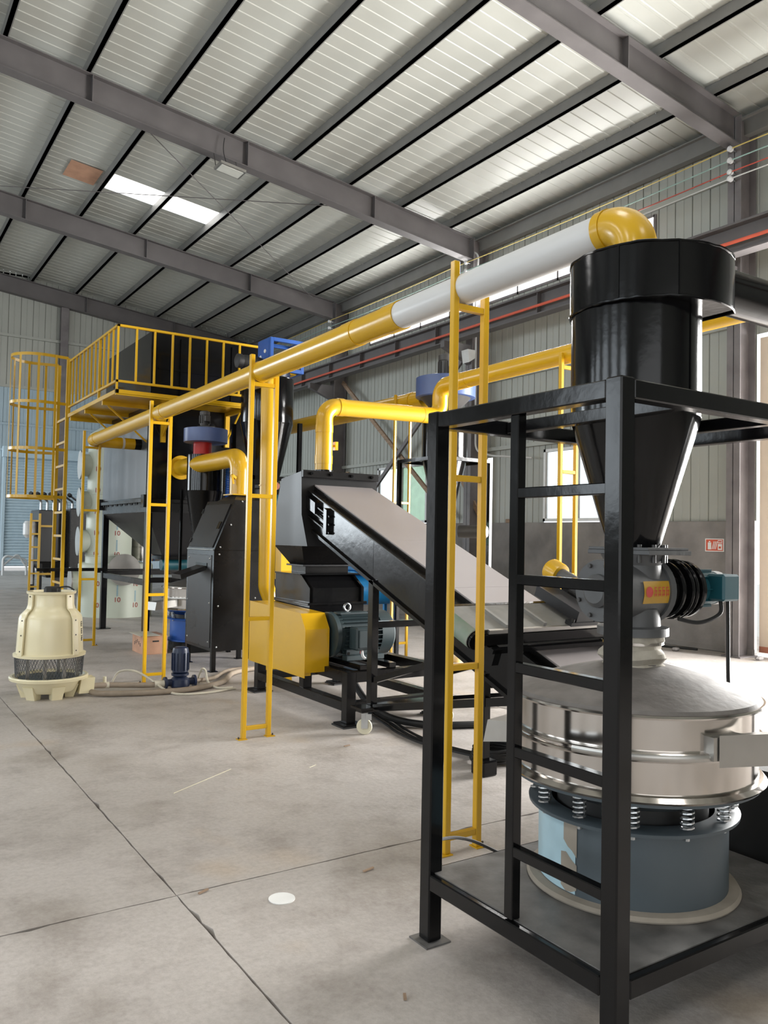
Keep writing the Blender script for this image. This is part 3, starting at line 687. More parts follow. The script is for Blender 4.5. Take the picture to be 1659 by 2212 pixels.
# belt loop
prof = []; rD = .058
for i in range(13):
    a = R(90+i*15); prof.append((BXA+.0+rD*math.cos(a), -rD+rD*math.sin(a)))
for i in range(13):
    a = R(270+i*15); prof.append((BXB+rD*math.cos(a), -rD+rD*math.sin(a)))
n = len(prof); m = MB(); m.add([op(x, .0, z) for x, z in prof]+[op(x, .30, z) for x, z in prof], [(i, (i+1) % n, n+(i+1) % n, n+i) for i in range(n)])
be = m.build('belt', 'belt_grey', ob)
prof2 = [(BXA+(rD+.003)*math.cos(R(100+i*14)), -rD+(rD+.003)*math.sin(R(100+i*14))) for i in range(12)]; n = len(prof2)
MB().add([op(x, .002, z) for x, z in prof2]+[op(x, .298, z) for x, z in prof2], [(i, i+1, n+i+1, n+i) for i in range(n-1)]).build('belt_turn', 'belt_green', ob)
for x in (3.17, 3.47, 3.77, 4.07): obox(MB(), x, x+.022, .005, .295, 0, .022).build('cleat', 'belt_grey', be)
for x in (BXA, BXB):
    MB().cyl(op(x, -.02, -rD), op(x, .32, -rD), rD-.004, n=20).build('drum', 'black', ob)
    MB().cyl(op(x, -.035, -rD), op(x, -.02, -rD), .028, n=14).build('drum_hub', 'black', ob)
obox(MB(), BXA+.07, BXB-.05, -.022, -.004, -.018, .006).build('side_rail', 'stainless_dull', ob)
obox(MB(), BXA+.02, BXB, -.03, -.008, -.085, -.022).build('side_plate', 'black', ob)
obox(MB(), BXA+.10, BXB, -.06, -.035, -.125, -.098).build('support_rail', 'black', ob)
obox(MB(), BXA+.02, BXB, .305, .33, -.085, .0).build('side_plate', 'black', ob)
for x in (BXA+.12, BXB-.25): obox(MB(), x, x+.05, -.06, .33, -.20, -.10).build('hanger', 'black', ob)
obox(MB(), 3.70, 3.85, -.03, .36, .03, .10).build('bridge_box', 'dark_panel', ob)
obox(MB(), 3.66, 3.89, -.035, .02, .006, .03).build('bridge_foot', 'dark_panel', ob)
for x in (3.68, 3.87): MB().cyl(op(x, -.018, .03), op(x, -.018, .05), .012, n=8).build('bolt', 'rubber', ob)
gm = MB().cyl(op(3.96, .10, .135), op(3.96, .44, .135), .05, n=24).build('gear_motor', 'valve_grey', ob)
MB().lathe([(.05, 0), (.074, .005), (.078, .02), (.078, .10), (.07, .112)], op(3.96, .42, .135), 28, axis=tuple(AX)).build('motor_guard', 'yellow', gm)
obox(MB(), 3.93, 4.05, .30, .36, .0, .13).build('motor_bracket', 'black', ob)

# ================================================================== CRUSHER UNIT
cr = thing('crusher', (3.65, 6.5, 0), 'black crusher on a heavy welded base frame below the conveyor head', 'crusher')
# base frame
FX0, FX1, FY0, FY1 = 3.34, 4.30, 5.56, 7.32; t = .085
for x in (FX0, FX1-t):
    for y in (FY0, FY1-t):
        l_ = MB().box(x, x+t, y, y+t, .025, .43, .003).build('frame_leg', 'black_satin', cr)
        MB().box(x-.045, x+t+.045, y-.045, y+t+.045, .012, .025).build('foot_plate', 'black_satin', l_)
        MB().box(x-.055, x+t+.055, y-.055, y+t+.055, 0, .012).build('rubber_pad', 'rubber', l_)
for y in (FY0, FY1-t): MB().box(FX0+t, FX1-t, y, y+t, .345, .43, .003).build('frame_rail', 'black_satin', cr); MB().box(FX0+t, FX1-t, y, y+t, .115, .19, .003).build('frame_rail', 'black_satin', cr)
for x in (FX0, FX1-t): MB().box(x, x+t, FY0+t, FY1-t, .345, .43, .003).build('frame_rail', 'black_satin', cr); MB().box(x, x+t, FY0+t, FY1-t, .115, .19, .003).build('frame_rail', 'black_satin', cr)
MB().box(FX0, FX0+t, 6.30, 6.38, .19, .345, .003).build('frame_post', 'black_satin', cr)
MB().box(FX0+t, FX1-t, 6.30, 6.38, .345, .43, .003).build('frame_rail', 'black_satin', cr)
# body
MB().prism([(6.33, .43), (7.02, .43), (7.02, 1.16), (6.50, 1.16), (6.33, 1.05)], 'yz', 3.40, 3.96).build('body', 'black', cr)
MB().box(3.375, 3.985, 6.31, 7.04, .90, .925, .003).build('body_flange', 'black', cr)
MB().box(3.36, 4.0, 6.44, 7.04, 1.16, 1.172, .002).build('top_flange', 'black', cr)
MB().prism([(6.32, .925), (6.505, 1.165), (6.49, 1.165), (6.305, 1.06), (6.305, .925)], 'yz', 3.42, 3.44).build('rib', 'black', cr)
MB().prism([(6.32, .925), (6.505, 1.165), (6.49, 1.165), (6.305, 1.06), (6.305, .925)], 'yz', 3.92, 3.94).build('rib', 'black', cr)
MB().box(3.47, 3.92, 6.55, 6.83, 1.172, 1.235, .002).build('inlet_box', 'black_satin', cr)
MB().box(3.43, 3.96, 6.52, 6.86, 1.235, 1.25, .002).build('inlet_flange', 'dark_panel', cr)
# feed hood and chute
def frustum(m, a, b):
    (x0, x1, y0, y1, z0), (X0_, X1_, Y0_, Y1_, z1) = a, b
    return m.add([(x0,y0,z0),(x1,y0,z0),(x1,y1,z0),(x0,y1,z0),(X0_,Y0_,z1),(X1_,Y0_,z1),(X1_,Y1_,z1),(X0_,Y1_,z1)], [(0,3,2,1),(4,5,6,7),(0,1,5,4),(1,2,6,5),(2,3,7,6),(3,0,4,7)])
frustum(MB(), (3.46, 3.92, 6.56, 6.84, 1.25), (3.36, 4.16, 6.42, 6.98, 1.42)).build('chute', 'black_satin', cr)
MB().prism([(6.32, 1.42), (6.98, 1.42), (6.98, 1.70), (6.86, 2.04), (6.46, 2.09), (6.44, 1.7)], 'yz', 3.36, 4.16).build('feed_hood', 'hood_black', cr)
hb = MB().box(3.36, 4.16, 6.425, 6.455, 2.035, 2.10, .003).build('hood_strip', 'black_satin', cr)
for x in (3.44, 3.64, 3.86, 4.08): MB().cyl((x, 6.41, 2.07), (x, 6.425, 2.07), .014, n=8).build('bolt', 'black', hb)
# motor
MY, MZ = 6.02, .68
mo = MB().lathe([(.14, 3.44), (.165, 3.47), (.165, 3.88), (.15, 3.90)], (0, MY, MZ), 32, axis=(1, 0, 0)).build('motor', 'motor_teal', cr)
for i in range(26):
    a = R(-60+i*12); d = V(0, -math.cos(a), math.sin(a))
    if -52 < -60+i*12 < 62 and i % 1 == 0: MB().bar(V(3.49, MY, MZ)+d*.178, V(3.87, MY, MZ)+d*.178, .005, .03, tuple(d)).build('cooling_fin', 'motor_teal', mo)
MB().lathe([(.19, 3.85), (.192, 3.97), (.17, 3.995), (.10, 4.0)], (0, MY, MZ), 32, axis=(1, 0, 0)).build('fan_cowl', 'motor_teal', mo)
MB().lathe([(.19, 3.41), (.19, 3.45)], (0, MY, MZ), 32, axis=(1, 0, 0)).build('end_shield', 'motor_teal', mo)
tb = MB().box(3.52, 3.72, MY-.30, MY-.17, MZ-.11, MZ+.08, .014).build('terminal_box', 'motor_teal', mo)
MB().box(3.54, 3.70, MY-.312, MY-.30, MZ-.09, MZ+.06, .006).build('terminal_lid', 'motor_teal', tb)
MB().box(3.50, 3.78, MY-.06, MY+.06, MZ+.165, MZ+.185, .004).build('lifting_pad', 'motor_teal', mo)
MB().ring((3.60, MY, MZ+.225), .03, .009, (0, 1, 0), 20).build('eye_bolt', 'galvanised', mo)
MB().cyl((3.60, MY, MZ+.185), (3.60, MY, MZ+.2), .012, n=10).build('eye_bolt_shank', 'galvanised', mo)
MB().box(3.49, 3.86, MY-.20, MY-.12, .475, .52, .004).box(3.49, 3.86, MY+.12, MY+.20, .475, .52, .004).box(3.52, 3.84, MY-.14, MY+.14, .52, .56).build('motor_feet', 'motor_teal', mo)
for x in (3.52, 3.80):
    MB().box(x-.035, x+.035, MY-.42, MY+.30, .43, .475, .004).build('slide_rail', 'black', cr)
    MB().cyl((x, MY-.17, .52), (x, MY-.17, .545), .014, n=6).build('rail_bolt', 'black', cr)
MB().tube(smoothpath([(3.6, MY-.25, MZ-.11), (3.6, MY-.27, MZ-.16), (3.62, MY-.28, .5)]), .012, 8).build('motor_lead', 'paper', mo)
MB().cyl((3.6, MY-.25, MZ-.14), (3.6, MY-.25, MZ-.11), .014, n=10).build('cable_gland', 'red', mo)
# belt guard
bg_ = thing('belt_guard', (3.26, 6.4, 0), 'bright yellow sheet-metal belt guard box with sloped front corner', 'guard')
MB().prism([(5.93, .385), (5.93, .74), (6.02, .865), (7.03, .895), (7.03, .385)], 'yz', 3.155, 3.38).build('guard_shell', 'yellow', bg_)
MB().prism([(5.925, .345), (5.925, .742), (6.017, .868), (7.035, .898), (7.035, .345)], 'yz', 3.15, 3.154).build('side_sheet', 'yellow', bg_)
MB().box(3.26, 3.33, 6.15, 6.18, .32, .385).box(3.26, 3.33, 6.75, 6.78, .32, .385).build('bracket', 'yellow', bg_)
# floor-level yellow bracket seen under the guard
yb = thing('yellow_bracket', (3.75, 7.6, 0), 'low yellow angle-iron bracket on the floor behind the belt guard', 'bracket')
MB().box(3.5, 3.95, 7.55, 7.62, .12, .20, .002).build('top_bar', 'yellow', yb)
MB().box(3.62, 3.69, 7.55, 7.62, 0, .12, .002).build('leg', 'yellow', yb); MB().box(3.80, 3.87, 7.55, 7.62, 0, .12, .002).build('leg', 'yellow', yb)

# ---- suction duct: up from the hood, across and along the wall
d2_ = thing('suction_duct', (3.79, 6.75, 2.1), 'yellow suction pipe rising from the crusher hood and turning towards the wall', 'duct')
HY = 6.78; RH = .082; XP = 5.14
MB().cyl((3.76, HY, 2.06), (3.76, HY, 2.14), RH+.01, n=24).build('socket', 'black', d2_)
MB().tube(fillet([(3.76, HY, 2.12), (3.76, HY, 2.755), (5.0, HY, 2.79)], .13, 8), RH, 24).build('riser_pipe', 'yellow', d2_)
MB().cyl((3.76, HY, 2.20), (3.76, HY, 2.28), RH+.004, n=24).build('collar', 'yellow', d2_)
MB().cyl((3.76, HY, 2.50), (3.76, HY, 2.57), RH+.004, n=24).build('collar', 'yellow', d2_)
MB().cyl((3.90, HY, 2.7605), (3.96, HY, 2.762), RH+.005, n=24).build('collar', 'yellow', d2_)
MB().tube(fillet([(4.9, HY, 2.787), (XP, HY, 2.795), (XP, HY, 3.11), (XP, 6.3, 3.115)], .13, 7), RH+.002, 24).build('double_elbow', 'yellow', d2_)
MB().cyl((XP, 6.5, 3.115), (XP, 2.2, 3.14), RH, n=24).build('wall_run_pipe', 'yellow', d2_)
MB().cyl((XP, 6.44, 3.115), (XP, 6.5, 3.115), RH+.005, n=24).build('collar', 'yellow', d2_)
MB().box(3.87, 3.90, HY-.03, HY+.02, 2.34, 2.42).bar((3.83, HY, 2.38), (3.9, HY, 2.38), .02).build('damper_handle', 'yellow', d2_)
support(4.95, 5.14, .22, 'yellow ladder-type pipe support between the wall window and the rotary valve', top=3.12, rungs=(3.0, 2.1, 1.22, .3))
# ---- cabinet
ca_ = thing('cabinet', (3.7, 8.8, 0), 'tall black sheet-metal separator cabinet with a sloped hatch door on top', 'cabinet')
KX0, KX1, KY0, KY1 = 3.36, 4.06, 8.49, 9.33
MB().prism([(KX0, .225), (KX1, .225), (KX1, 1.90), (KX0+.235, 1.90), (KX0, 1.335)], 'xz', KY0, KY1).build('body', 'black_satin', ca_)
for x in (KX0+.005, KX1-.055):
    for y in (KY0+.005, KY1-.055): MB().box(x, x+.05, y, y+.05, .008, .225, .002).build('leg', 'black_satin', ca_); MB().box(x-.02, x+.07, y-.02, y+.07, 0, .008).build('foot_plate', 'black_satin', ca_)
MB().box(KX0-.006, KX0, KY0+.055, KY1-.055, .26, 1.28, .002).build('service_panel', 'dark_panel', ca_)
sd = V(.235, 0, .565).normalized(); sn = V(-sd.z, 0, sd.x)
def sp(s_, y, n_): return V(KX0, y, 1.335)+sd*s_+sn*n_
def sbox(m, s0, s1, y0, y1, n0, n1):
    return m.add([sp(s_, y, n_) for n_ in (n0, n1) for s_, y in ((s0, y0), (s1, y0), (s1, y1), (s0, y1))], [(0,3,2,1),(4,5,6,7),(0,1,5,4),(1,2,6,5),(2,3,7,6),(3,0,4,7)])
hd = sbox(MB(), .03, .56, KY0+.06, KY1-.04, 0, .012).build('hatch_door', 'dark_panel', ca_)
sbox(MB(), .25, .34, KY0+.085, KY0+.16, .012, .02).build('latch', 'black', hd)
for s_ in (.08, .45): sbox(MB(), s_, s_+.055, KY1-.045, KY1-.03, .0, .024).build('hinge', 'rubber', hd)
sbox(MB(), -.004, .008, KY0+.01, KY1-.01, -.004, .01).build('edge_trim', 'galvanised', ca_)
ch = MB().add([(KX0-.006, 8.70, 1.16), (KX0-.006, 8.98, 1.16), (KX0-.30, 9.0, 1.06), (KX0-.30, 8.70, 1.06), (KX0-.006, 8.70, 1.11), (KX0-.006, 8.98, 1.11), (KX0-.29, 9.0, 1.01), (KX0-.29, 8.70, 1.01)],
              [(0,1,2,3),(4,7,6,5),(0,3,7,4),(1,5,6,2),(2,6,7,3)]).build('outlet_chute', 'dark_panel', ca_)
MB().box(KX0-.012, KX0-.006, 8.67, 9.01, 1.13, 1.19).build('chute_flange', 'black', ch)
for (y, z) in ((KY0+.10, 1.24), (KY1-.09, 1.24), (KY0+.10, .32), (KY1-.09, .32), (KY0+.09, .75), (KY1-.08, .75)): MB().sphere((KX0-.007, y, z), .011, 8).build('screw', 'galvanised', ca_)
for (x, z) in ((3.41, .27), (3.42, .72), (3.42, 1.29), (3.43, 1.37), (3.55, 1.62), (3.68, 1.885), (3.86, .80)): MB().sphere((x, KY0-.002, z), .012, 8).build('screw', 'galvanised', ca_)
MB().box(KX0+.0, KX1, KY0-.003, KY0, 1.333, 1.338).build('panel_seam', 'black', ca_)
frustum(MB(), (3.62, 4.0, 8.58, 9.1, 1.90), (3.70, 3.92, 8.70, 8.92, 1.965)).build('outlet_transition', 'dark_panel', ca_)
# cabinet duct
cd = thing('cabinet_duct', (3.79, 8.8, 1.97), 'fat yellow elbow pipe from the cabinet top to the dust collector', 'duct')
QX, QY = 3.78, 8.82; RQ = .112
MB().box(QX-.14, QX+.14, QY-.14, QY+.14, 1.966, 1.98, .002).build('flange', 'yellow', cd)
MB().tube(fillet([(QX, QY, 1.98), (QX, QY, 2.42), (QX, 10.82, 2.42)], .17, 9), RQ, 30).build('elbow_pipe', 'yellow', cd)
MB().cyl((QX, 10.82, 2.42), (QX, 10.85, 2.42), .165, n=30).build('flange', 'yellow', cd)
MB().cyl((QX, 10.85, 2.42), (QX, 10.9, 2.42), .15, n=30).build('spigot', 'black', cd)
MB().cyl((QX, QY, 2.24), (QX, QY, 2.25), RQ+.003, n=30).build('weld_seam', 'yellow', cd)
dh = MB().bar((QX-.09, QY-.09, 2.16), (QX-.15, QY-.13, 2.19), .03).build('damper_shaft', 'yellow', cd)
MB().bar((QX-.15, QY-.13, 2.19), (QX-.13, QY-.13, 2.09), .022).build('damper_handle', 'yellow', dh)

# ================================================================== DUST COLLECTOR with platform and caged ladder
GX0, GX1, GY0, GY1 = 3.345, 4.92, 10.9, 13.2
dc = thing('dust_collector', (4.1, 12, 0), 'tall black box dust collector on legs with tapering hopper', 'dust collector')
MB().box(GX0, GX1, GY0, GY1, 1.98, 4.26, .006).build('housing', 'black', dc)
MB().box(GX0-.006, GX0, GY0+.05, GY1-.01, 2.0, 3.05).build('side_sheet', 'collector_side', dc)
for z in (3.75,): MB().box(GX0+.1, GX1-.05, GY0-.012, GY0, z, z+.03).build('stiffener', 'black', dc)
for x in (3.75, 4.12, 4.5): MB().box(x, x+.03, GY0-.02, GY0, 3.35, 4.2).build('stiffener', 'black', dc)
fl = MB().box(GX0-.05, GX1+.05, GY0-.05, GY1+.05, 1.93, 1.98, .003).build('flange', 'black_satin', dc)
for i in range(9):
    y = GY0+.1+i*.25; MB().cyl((GX0-.03, y, 1.905), (GX0-.03, y, 1.93), .014, n=6).build('flange_bolt', 'rubber', fl)
for y in (GY0-.04, GY1-.03): MB().box(GX0-.07, GX0+.05, y-.02, y+.10, 1.86, 2.03, .004).build('corner_block', 'black', dc)
frustum(MB(), (3.85, 4.25, 11.75, 12.15, 1.18), (GX0, GX1, GY0, GY1, 1.80)).build('hopper', 'dark_panel', dc)
MB().box(GX0, GX1, GY0, GY1, 1.80, 1.93).build('hopper_skirt', 'black_satin', dc)
MB().box(3.83, 4.27, 11.73, 12.17, 1.13, 1.18).build('hopper_flange', 'black', dc)
MB().cyl((3.9, 11.95, 1.05), (4.3, 11.95, 1.05), .085, n=20).build('screw_outlet', 'teal', dc)
for x in (GX0, GX1-.09):
    for y in (GY0+.02, GY1-.09):
        l_ = MB().box(x, x+.085, y, y+.085, .012, 1.80, .003).build('leg', 'black', dc)
        MB().box(x-.06, x+.145, y-.06, y+.145, 0, .012).build('foot_plate', 'black_satin', l_)
for x in (GX0+.01, GX1-.08): MB().box(x, x+.06, GY0+.1, GY1-.09, .80, .88, .003).build('side_rail', 'black_satin', dc)
for y in (GY0+.03, GY1-.08): MB().box(GX0+.085, GX1-.09, y, y+.06, .84, .91, .003).build('side_rail', 'black_satin', dc)
MB().box(3.36, 5.0, GY1+.3, GY1+.36, .86, .92).box(2.4, 3.36, GY1+.0, GY1+.05, .90, .95).build('side_rail', 'black_satin', dc)

PX0, PY0, PY1, PZ, RT = 2.715, 10.255, 12.93, 3.25, 4.12
pl = thing('work_platform', (3.0, 11, PZ), 'yellow work platform with vertical-bar guard rail around the dust collector', 'platform')
MB().box(PX0, GX0, PY0, PY1, PZ-.005, PZ).build('deck_plate', 'yellow', pl)
MB().box(GX0, 4.50, PY0, GY0, PZ-.005, PZ).build('deck_plate', 'yellow', pl)
MB().box(PX0, PX0+.04, PY0, PY1, PZ, PZ+.05, .002).build('toe_board', 'yellow', pl)
MB().box(PX0, 4.52, PY0, PY0+.04, PZ-.02, PZ+.05, .002).build('toe_board', 'yellow', pl)
for y in (10.95, 11.9, 12.8): MB().box(PX0+.02, GX0, y, y+.05, PZ-.06, PZ-.005).build('deck_beam', 'yellow', pl)
for y in (10.97, 11.9): MB().bar((PX0+.1, y+.02, PZ-.06), (GX0, y+.02, PZ-.50), .02).build('strut', 'yellow', pl)
for x in (3.5, 4.42):
    MB().box(x, x+.05, PY0+.05, GY0, PZ-.06, PZ-.005).build('deck_beam', 'yellow', pl); MB().box(x, x+.06, GY0-.05, GY0, PZ-.5, PZ-.06).build('bracket_plate', 'yellow', pl)
    MB().bar((x+.02, PY0+.15, PZ-.06), (x+.02, GY0, PZ-.45), .02).build('strut', 'yellow', pl)
rl = MB().box(PX0, PX0+.035, PY0, PY1, RT-.03, RT, .002).build('top_rail', 'yellow', pl)
MB().box(PX0, 4.66, PY0, PY0+.035, RT-.03, RT, .002).build('top_rail', 'yellow', pl)
MB().box(PX0, PX0+.03, PY0, PY1, PZ+.14, PZ+.17, .002).build('lower_rail', 'yellow', pl)
MB().box(PX0, 4.52, PY0, PY0+.03, PZ+.14, PZ+.17, .002).build('lower_rail', 'yellow', pl)
MB().box(GX0-.2, 3.3, PY1-.035, PY1, RT-.35, RT-.32).box(PX0+.8, PX0+.835, PY0+1.9, PY1, RT-.33, RT-.30).build('back_rail', 'yellow', pl)
for i in range(16):
    x = PX0+i*.232*.54+.0 if False else PX0+i*.2325
    if x < 4.56: MB().box(x+.003, x+.027, PY0+.003, PY0+.03, PZ+(.05 if i == 0 else .17), RT-.03).build('baluster', 'yellow', pl)
for i in range(1, 13):
    y = PY0+i*.221
    wd = .032 if i in (4, 12) else .022
    MB().box(PX0+.003, PX0+.003+wd, y, y+wd, PZ+(.0 if i in (4, 12) else .17), RT-.03).build('baluster', 'yellow', pl)
# caged ladder
ld = thing('caged_ladder', (2.6, 13.3, 0), 'yellow vertical access ladder with round safety cage at the platform end', 'ladder')
LY0, LY1 = 12.96, 13.62
for y in (LY0, LY1): MB().box(PX0-.02, PX0+.03, y, y+.045, 0, 4.16, .002).build('stile', 'yellow', ld)
for i in range(9):
    z = .35+i*.36
    MB().box(PX0-.01, PX0+.02, LY0+.045, LY1, z, z+.035).build('rung', 'yellow', ld)
LC = (LY0+LY1+.045)/2; CR = .40
def hoop(z, r_=CR):
    pts_ = [(PX0, LC-r_*.85, z)]+[(PX0-.36-r_*math.sin(R(a)), LC-r_*math.cos(R(a)), z) for a in range(0, 181, 15)]+[(PX0, LC+r_*.85, z)]
    m = MB(); vs = []; n = len(pts_)
    for p in pts_: vs += [(p[0], p[1], z-.022), (p[0], p[1], z+.022)]
    inner = []
    c = V(PX0-.3, LC, 0)
    for p in pts_:
        d = (c-V(p[0], p[1], 0)).normalized()*.008; inner += [(p[0]+d.x, p[1]+d.y, z-.022), (p[0]+d.x, p[1]+d.y, z+.022)]
    k_ = len(vs); fs = []
    for i in range(n-1):
        fs += [(2*i, 2*i+2, 2*i+3, 2*i+1), (k_+2*i, k_+2*i+1, k_+2*i+3, k_+2*i+2), (2*i, k_+2*i, k_+2*i+2, 2*i+2), (2*i+1, 2*i+3, k_+2*i+3, k_+2*i+1)]
    m.add(vs+inner, fs); return m.build('hoop', 'yellow', ld)
for z in (4.16, 3.45, 2.75, 2.03): hoop(z)
for a in (10, 50, 90, 130, 170):
    x, y = PX0-.36-(CR-.006)*math.sin(R(a)), LC-(CR-.006)*math.cos(R(a))
    MB().bar((x, y, 2.01), (x, y, 4.18), .035, .006, (math.sin(R(a)), math.cos(R(a)), 0)).build('cage_strap', 'yellow', ld)
[MB().box(PX0-.2, PX0-.165, LC+q, LC+q+.006, 2.01, 4.18).build('cage_strap', 'yellow', ld) for q in (-.385, .38)]

# ================================================================== CYCLONES AND FANS behind
def fan_motor(par, x, y, z, m_='motor_grey', r_=.07, h=.22):
    mo_ = MB().lathe([(r_*.9, z), (r_, z+.02), (r_, z+h*.7), (r_*1.08, z+h*.72), (r_*1.08, z+h*.94), (r_*.7, z+h)], (x, y, 0), 24).build('motor', m_, par)
    MB().box(x-.035, x+.035, y-r_-.05, y-r_+.01, z+.05, z+.13, .006).build('terminal_box', m_, mo_)
    for i in range(12):
        a = R(i*30+10); MB().bar((x+r_*1.05*math.cos(a), y+r_*1.05*math.sin(a), z+.03), (x+r_*1.05*math.cos(a), y+r_*1.05*math.sin(a), z+h*.68), .006, .02, (math.cos(a), math.sin(a), 0)).build('cooling_fin', m_, mo_)
# near fan cyclone
FXc, FYc = 3.9, 10.25
f1 = thing('fan_cyclone', (FXc, FYc, 1.0), 'black cyclone with blue drum fan and red neck under the platform', 'cyclone')
MB().lathe([(.27, 2.715), (.285, 2.72), (.285, 2.895), (.27, 2.90)], (FXc, FYc, 0), 40).build('fan_housing', 'fan_blue', f1)
MB().lathe([(.13, 2.90), (.12, 2.93), (.05, 2.945)], (FXc, FYc, 0), 24).build('motor_mount', 'motor_grey', f1)
fan_motor(f1, FXc-.02, FYc, 2.94, r_=.062, h=.2)
MB().lathe([(.12, 2.55), (.12, 2.72)], (FXc-.04, FYc, 0), 24).build('red_neck', 'red', f1)
MB().lathe([(.235, 2.08), (.235, 2.55)], (FXc, FYc, 0), 40).build('cylinder', 'black', f1)
MB().lathe([(.09, 1.16), (.235, 2.07), (.24, 2.08)], (FXc, FYc, 0), 36).build('cone', 'black_satin', f1)
MB().lathe([(.10, 1.10), (.12, 1.11), (.12, 1.16)], (FXc, FYc, 0), 24).build('cone_outlet', 'black', f1)
for dx in (-.25, .22):
    for dy in (.18, ): MB().box(FXc+dx, FXc+dx+.03, FYc+dy, FYc+dy+.03, 0, 2.1).build('stand_leg', 'black', f1)
bh = MB().cyl((4.16, 10.02, 1.55), (4.16, 10.02, 2.46), .055, n=20)
for i in range(30): bh.ring((4.16, 10.02, 1.56+i*.03), .056, .007, n=16, m=5)
o = bh.build('blue_hose', 'bright_blue'); tag(o, 'upright ribbed blue hose between the fan cyclone and the cabinet elbow', 'hose')
make_sieve((3.84, 10.25), .14, 'small stainless sieve on a bright blue drum partly hidden behind the cabinet', 'bright_blue', False, 'stainless_dull', [(205, .72, .80, .42, .80, .18)], 10)
pb = MB().box(3.55, 4.15, 9.97, 10.5, 0, .14, .01).build('sieve_plinth', 'black_satin'); tag(pb, 'low black plinth under the blue-based sieve', 'plinth')

# cyclone with blue frame head
WX, WY = 4.45, 9.55
f2 = thing('tall_cyclone', (WX, WY, 0), 'tall black cyclone topped by an open blue steel frame', 'cyclone')
MB().lathe([(.33, 2.93), (.335, 2.95), (.335, 3.50), (.33, 3.52)], (WX, WY, 0), 44).build('cylinder', 'black', f2)
MB().lathe([(.16, 2.15), (.33, 2.92), (.338, 2.94)], (WX, WY, 0), 44).build('cone', 'black', f2)
MB().lathe([(.17, 2.1), (.20, 2.11), (.20, 2.15)], (WX, WY, 0), 24).build('cone_flange', 'black_satin', f2)
MB().lathe([(.12, 1.85), (.13, 2.1)], (WX, WY, 0), 24).build('rotary_valve', 'valve_grey', f2)
vm = MB().cyl((WX-.12, WY-.15, 1.95), (WX+.12, WY-.15, 1.95), .085, n=20).build('valve_motor', 'teal', f2)
MB().cyl((WX+.05, WY-.22, 2.14), (WX+.05, WY+.1, 2.14), .05, n=16).build('hand_wheel', 'brick_red', f2)
for dx in (-.34, .30):
    for dy in (-.32, .30): MB().box(WX+dx, WX+dx+.05, WY+dy, WY+dy+.05, 0, 2.95).build('stand_leg', 'black', f2)
for z in (1.0, 2.2): [MB().box(WX-.34, WX+.35, WY+q, WY+q+.05, z, z+.05).build('stand_rail', 'black', f2) for q in (-.32, .30)]
hb_ = [4.36, 4.84, 9.30, 9.68, 3.60, 4.02]
MB().lathe([(.18, 3.52), (.2, 3.60), (.2, 3.68)], (WX+.1, WY, 0), 24).build('head_spool', 'navy', f2)
t_ = .045
for x in (hb_[0], hb_[1]-t_):
    for y in (hb_[2], hb_[3]-t_): MB().box(x, x+t_, y, y+t_, hb_[4], hb_[5], .003).build('frame_post', 'bright_blue', f2)
for z in (hb_[4], hb_[5]-t_):
    for x in (hb_[0], hb_[1]-t_): MB().box(x, x+t_, hb_[2]+t_, hb_[3]-t_, z, z+t_).build('frame_rail', 'bright_blue', f2)
    for y in (hb_[2], hb_[3]-t_): MB().box(hb_[0]+t_, hb_[1]-t_, y, y+t_, z, z+t_).build('frame_rail', 'bright_blue', f2)
MB().box(hb_[0]-.002, hb_[0]+.012, hb_[2]+t_, hb_[3]-t_, 3.66, hb_[5]-t_).build('side_sheet', 'bright_blue', f2)
MB().box(4.62, 4.80, 9.42, 9.62, 3.6, 3.84, .004).build('gear_box', 'yellow', f2)
for (y, z) in ((9.45, 3.86), (9.58, 3.80)): MB().ring((hb_[0]-.006, y, z), .018, .008, (1, 0, 0), 14, 6).build('eye_nut', 'paper', f2)
ho = MB().lathe([(.075, 4.06), (.085, 4.09), (.085, 4.27), (.07, 4.34)], (0, 9.5, 3.70), 20, axis=(1, 0, 0)).build('head_motor', 'rubber', f2)
MB().lathe([(.05, 3.98), (.09, 4.0), (.09, 4.05), (.08, 4.07)], (0, 9.5, 3.70), 20, axis=(1, 0, 0)).build('motor_cowl', 'rubber', ho)
MB().box(4.10, 4.34, 9.42, 9.60, 3.54, 3.58).build('motor_base', 'bright_blue', f2)
# yellow riser pipe feeding it
rp_ = thing('riser_duct', (3.80, 8.05, .5), 'vertical yellow pipe rising behind the crusher past the cabinet', 'duct')
MB().tube(fillet([(3.95, 7.45, .62), (3.95, 8.1, .62), (3.815, 8.1, .95), (3.80, 8.12, 3.25), (4.12, 9.3, 3.40)], .18, 6), .088, 24).build('pipe', 'yellow', rp_)
MB().cyl((3.803, 8.118, 2.05), (3.803, 8.118, 2.06), .092, n=24).build('weld_seam', 'yellow', rp_)
MB().prism([(3.79, 1.05), (3.95, 1.05), (3.95, 1.42), (3.79, 1.56)], 'xz', 7.70, 7.84).build('branch_box', 'yellow', rp_)

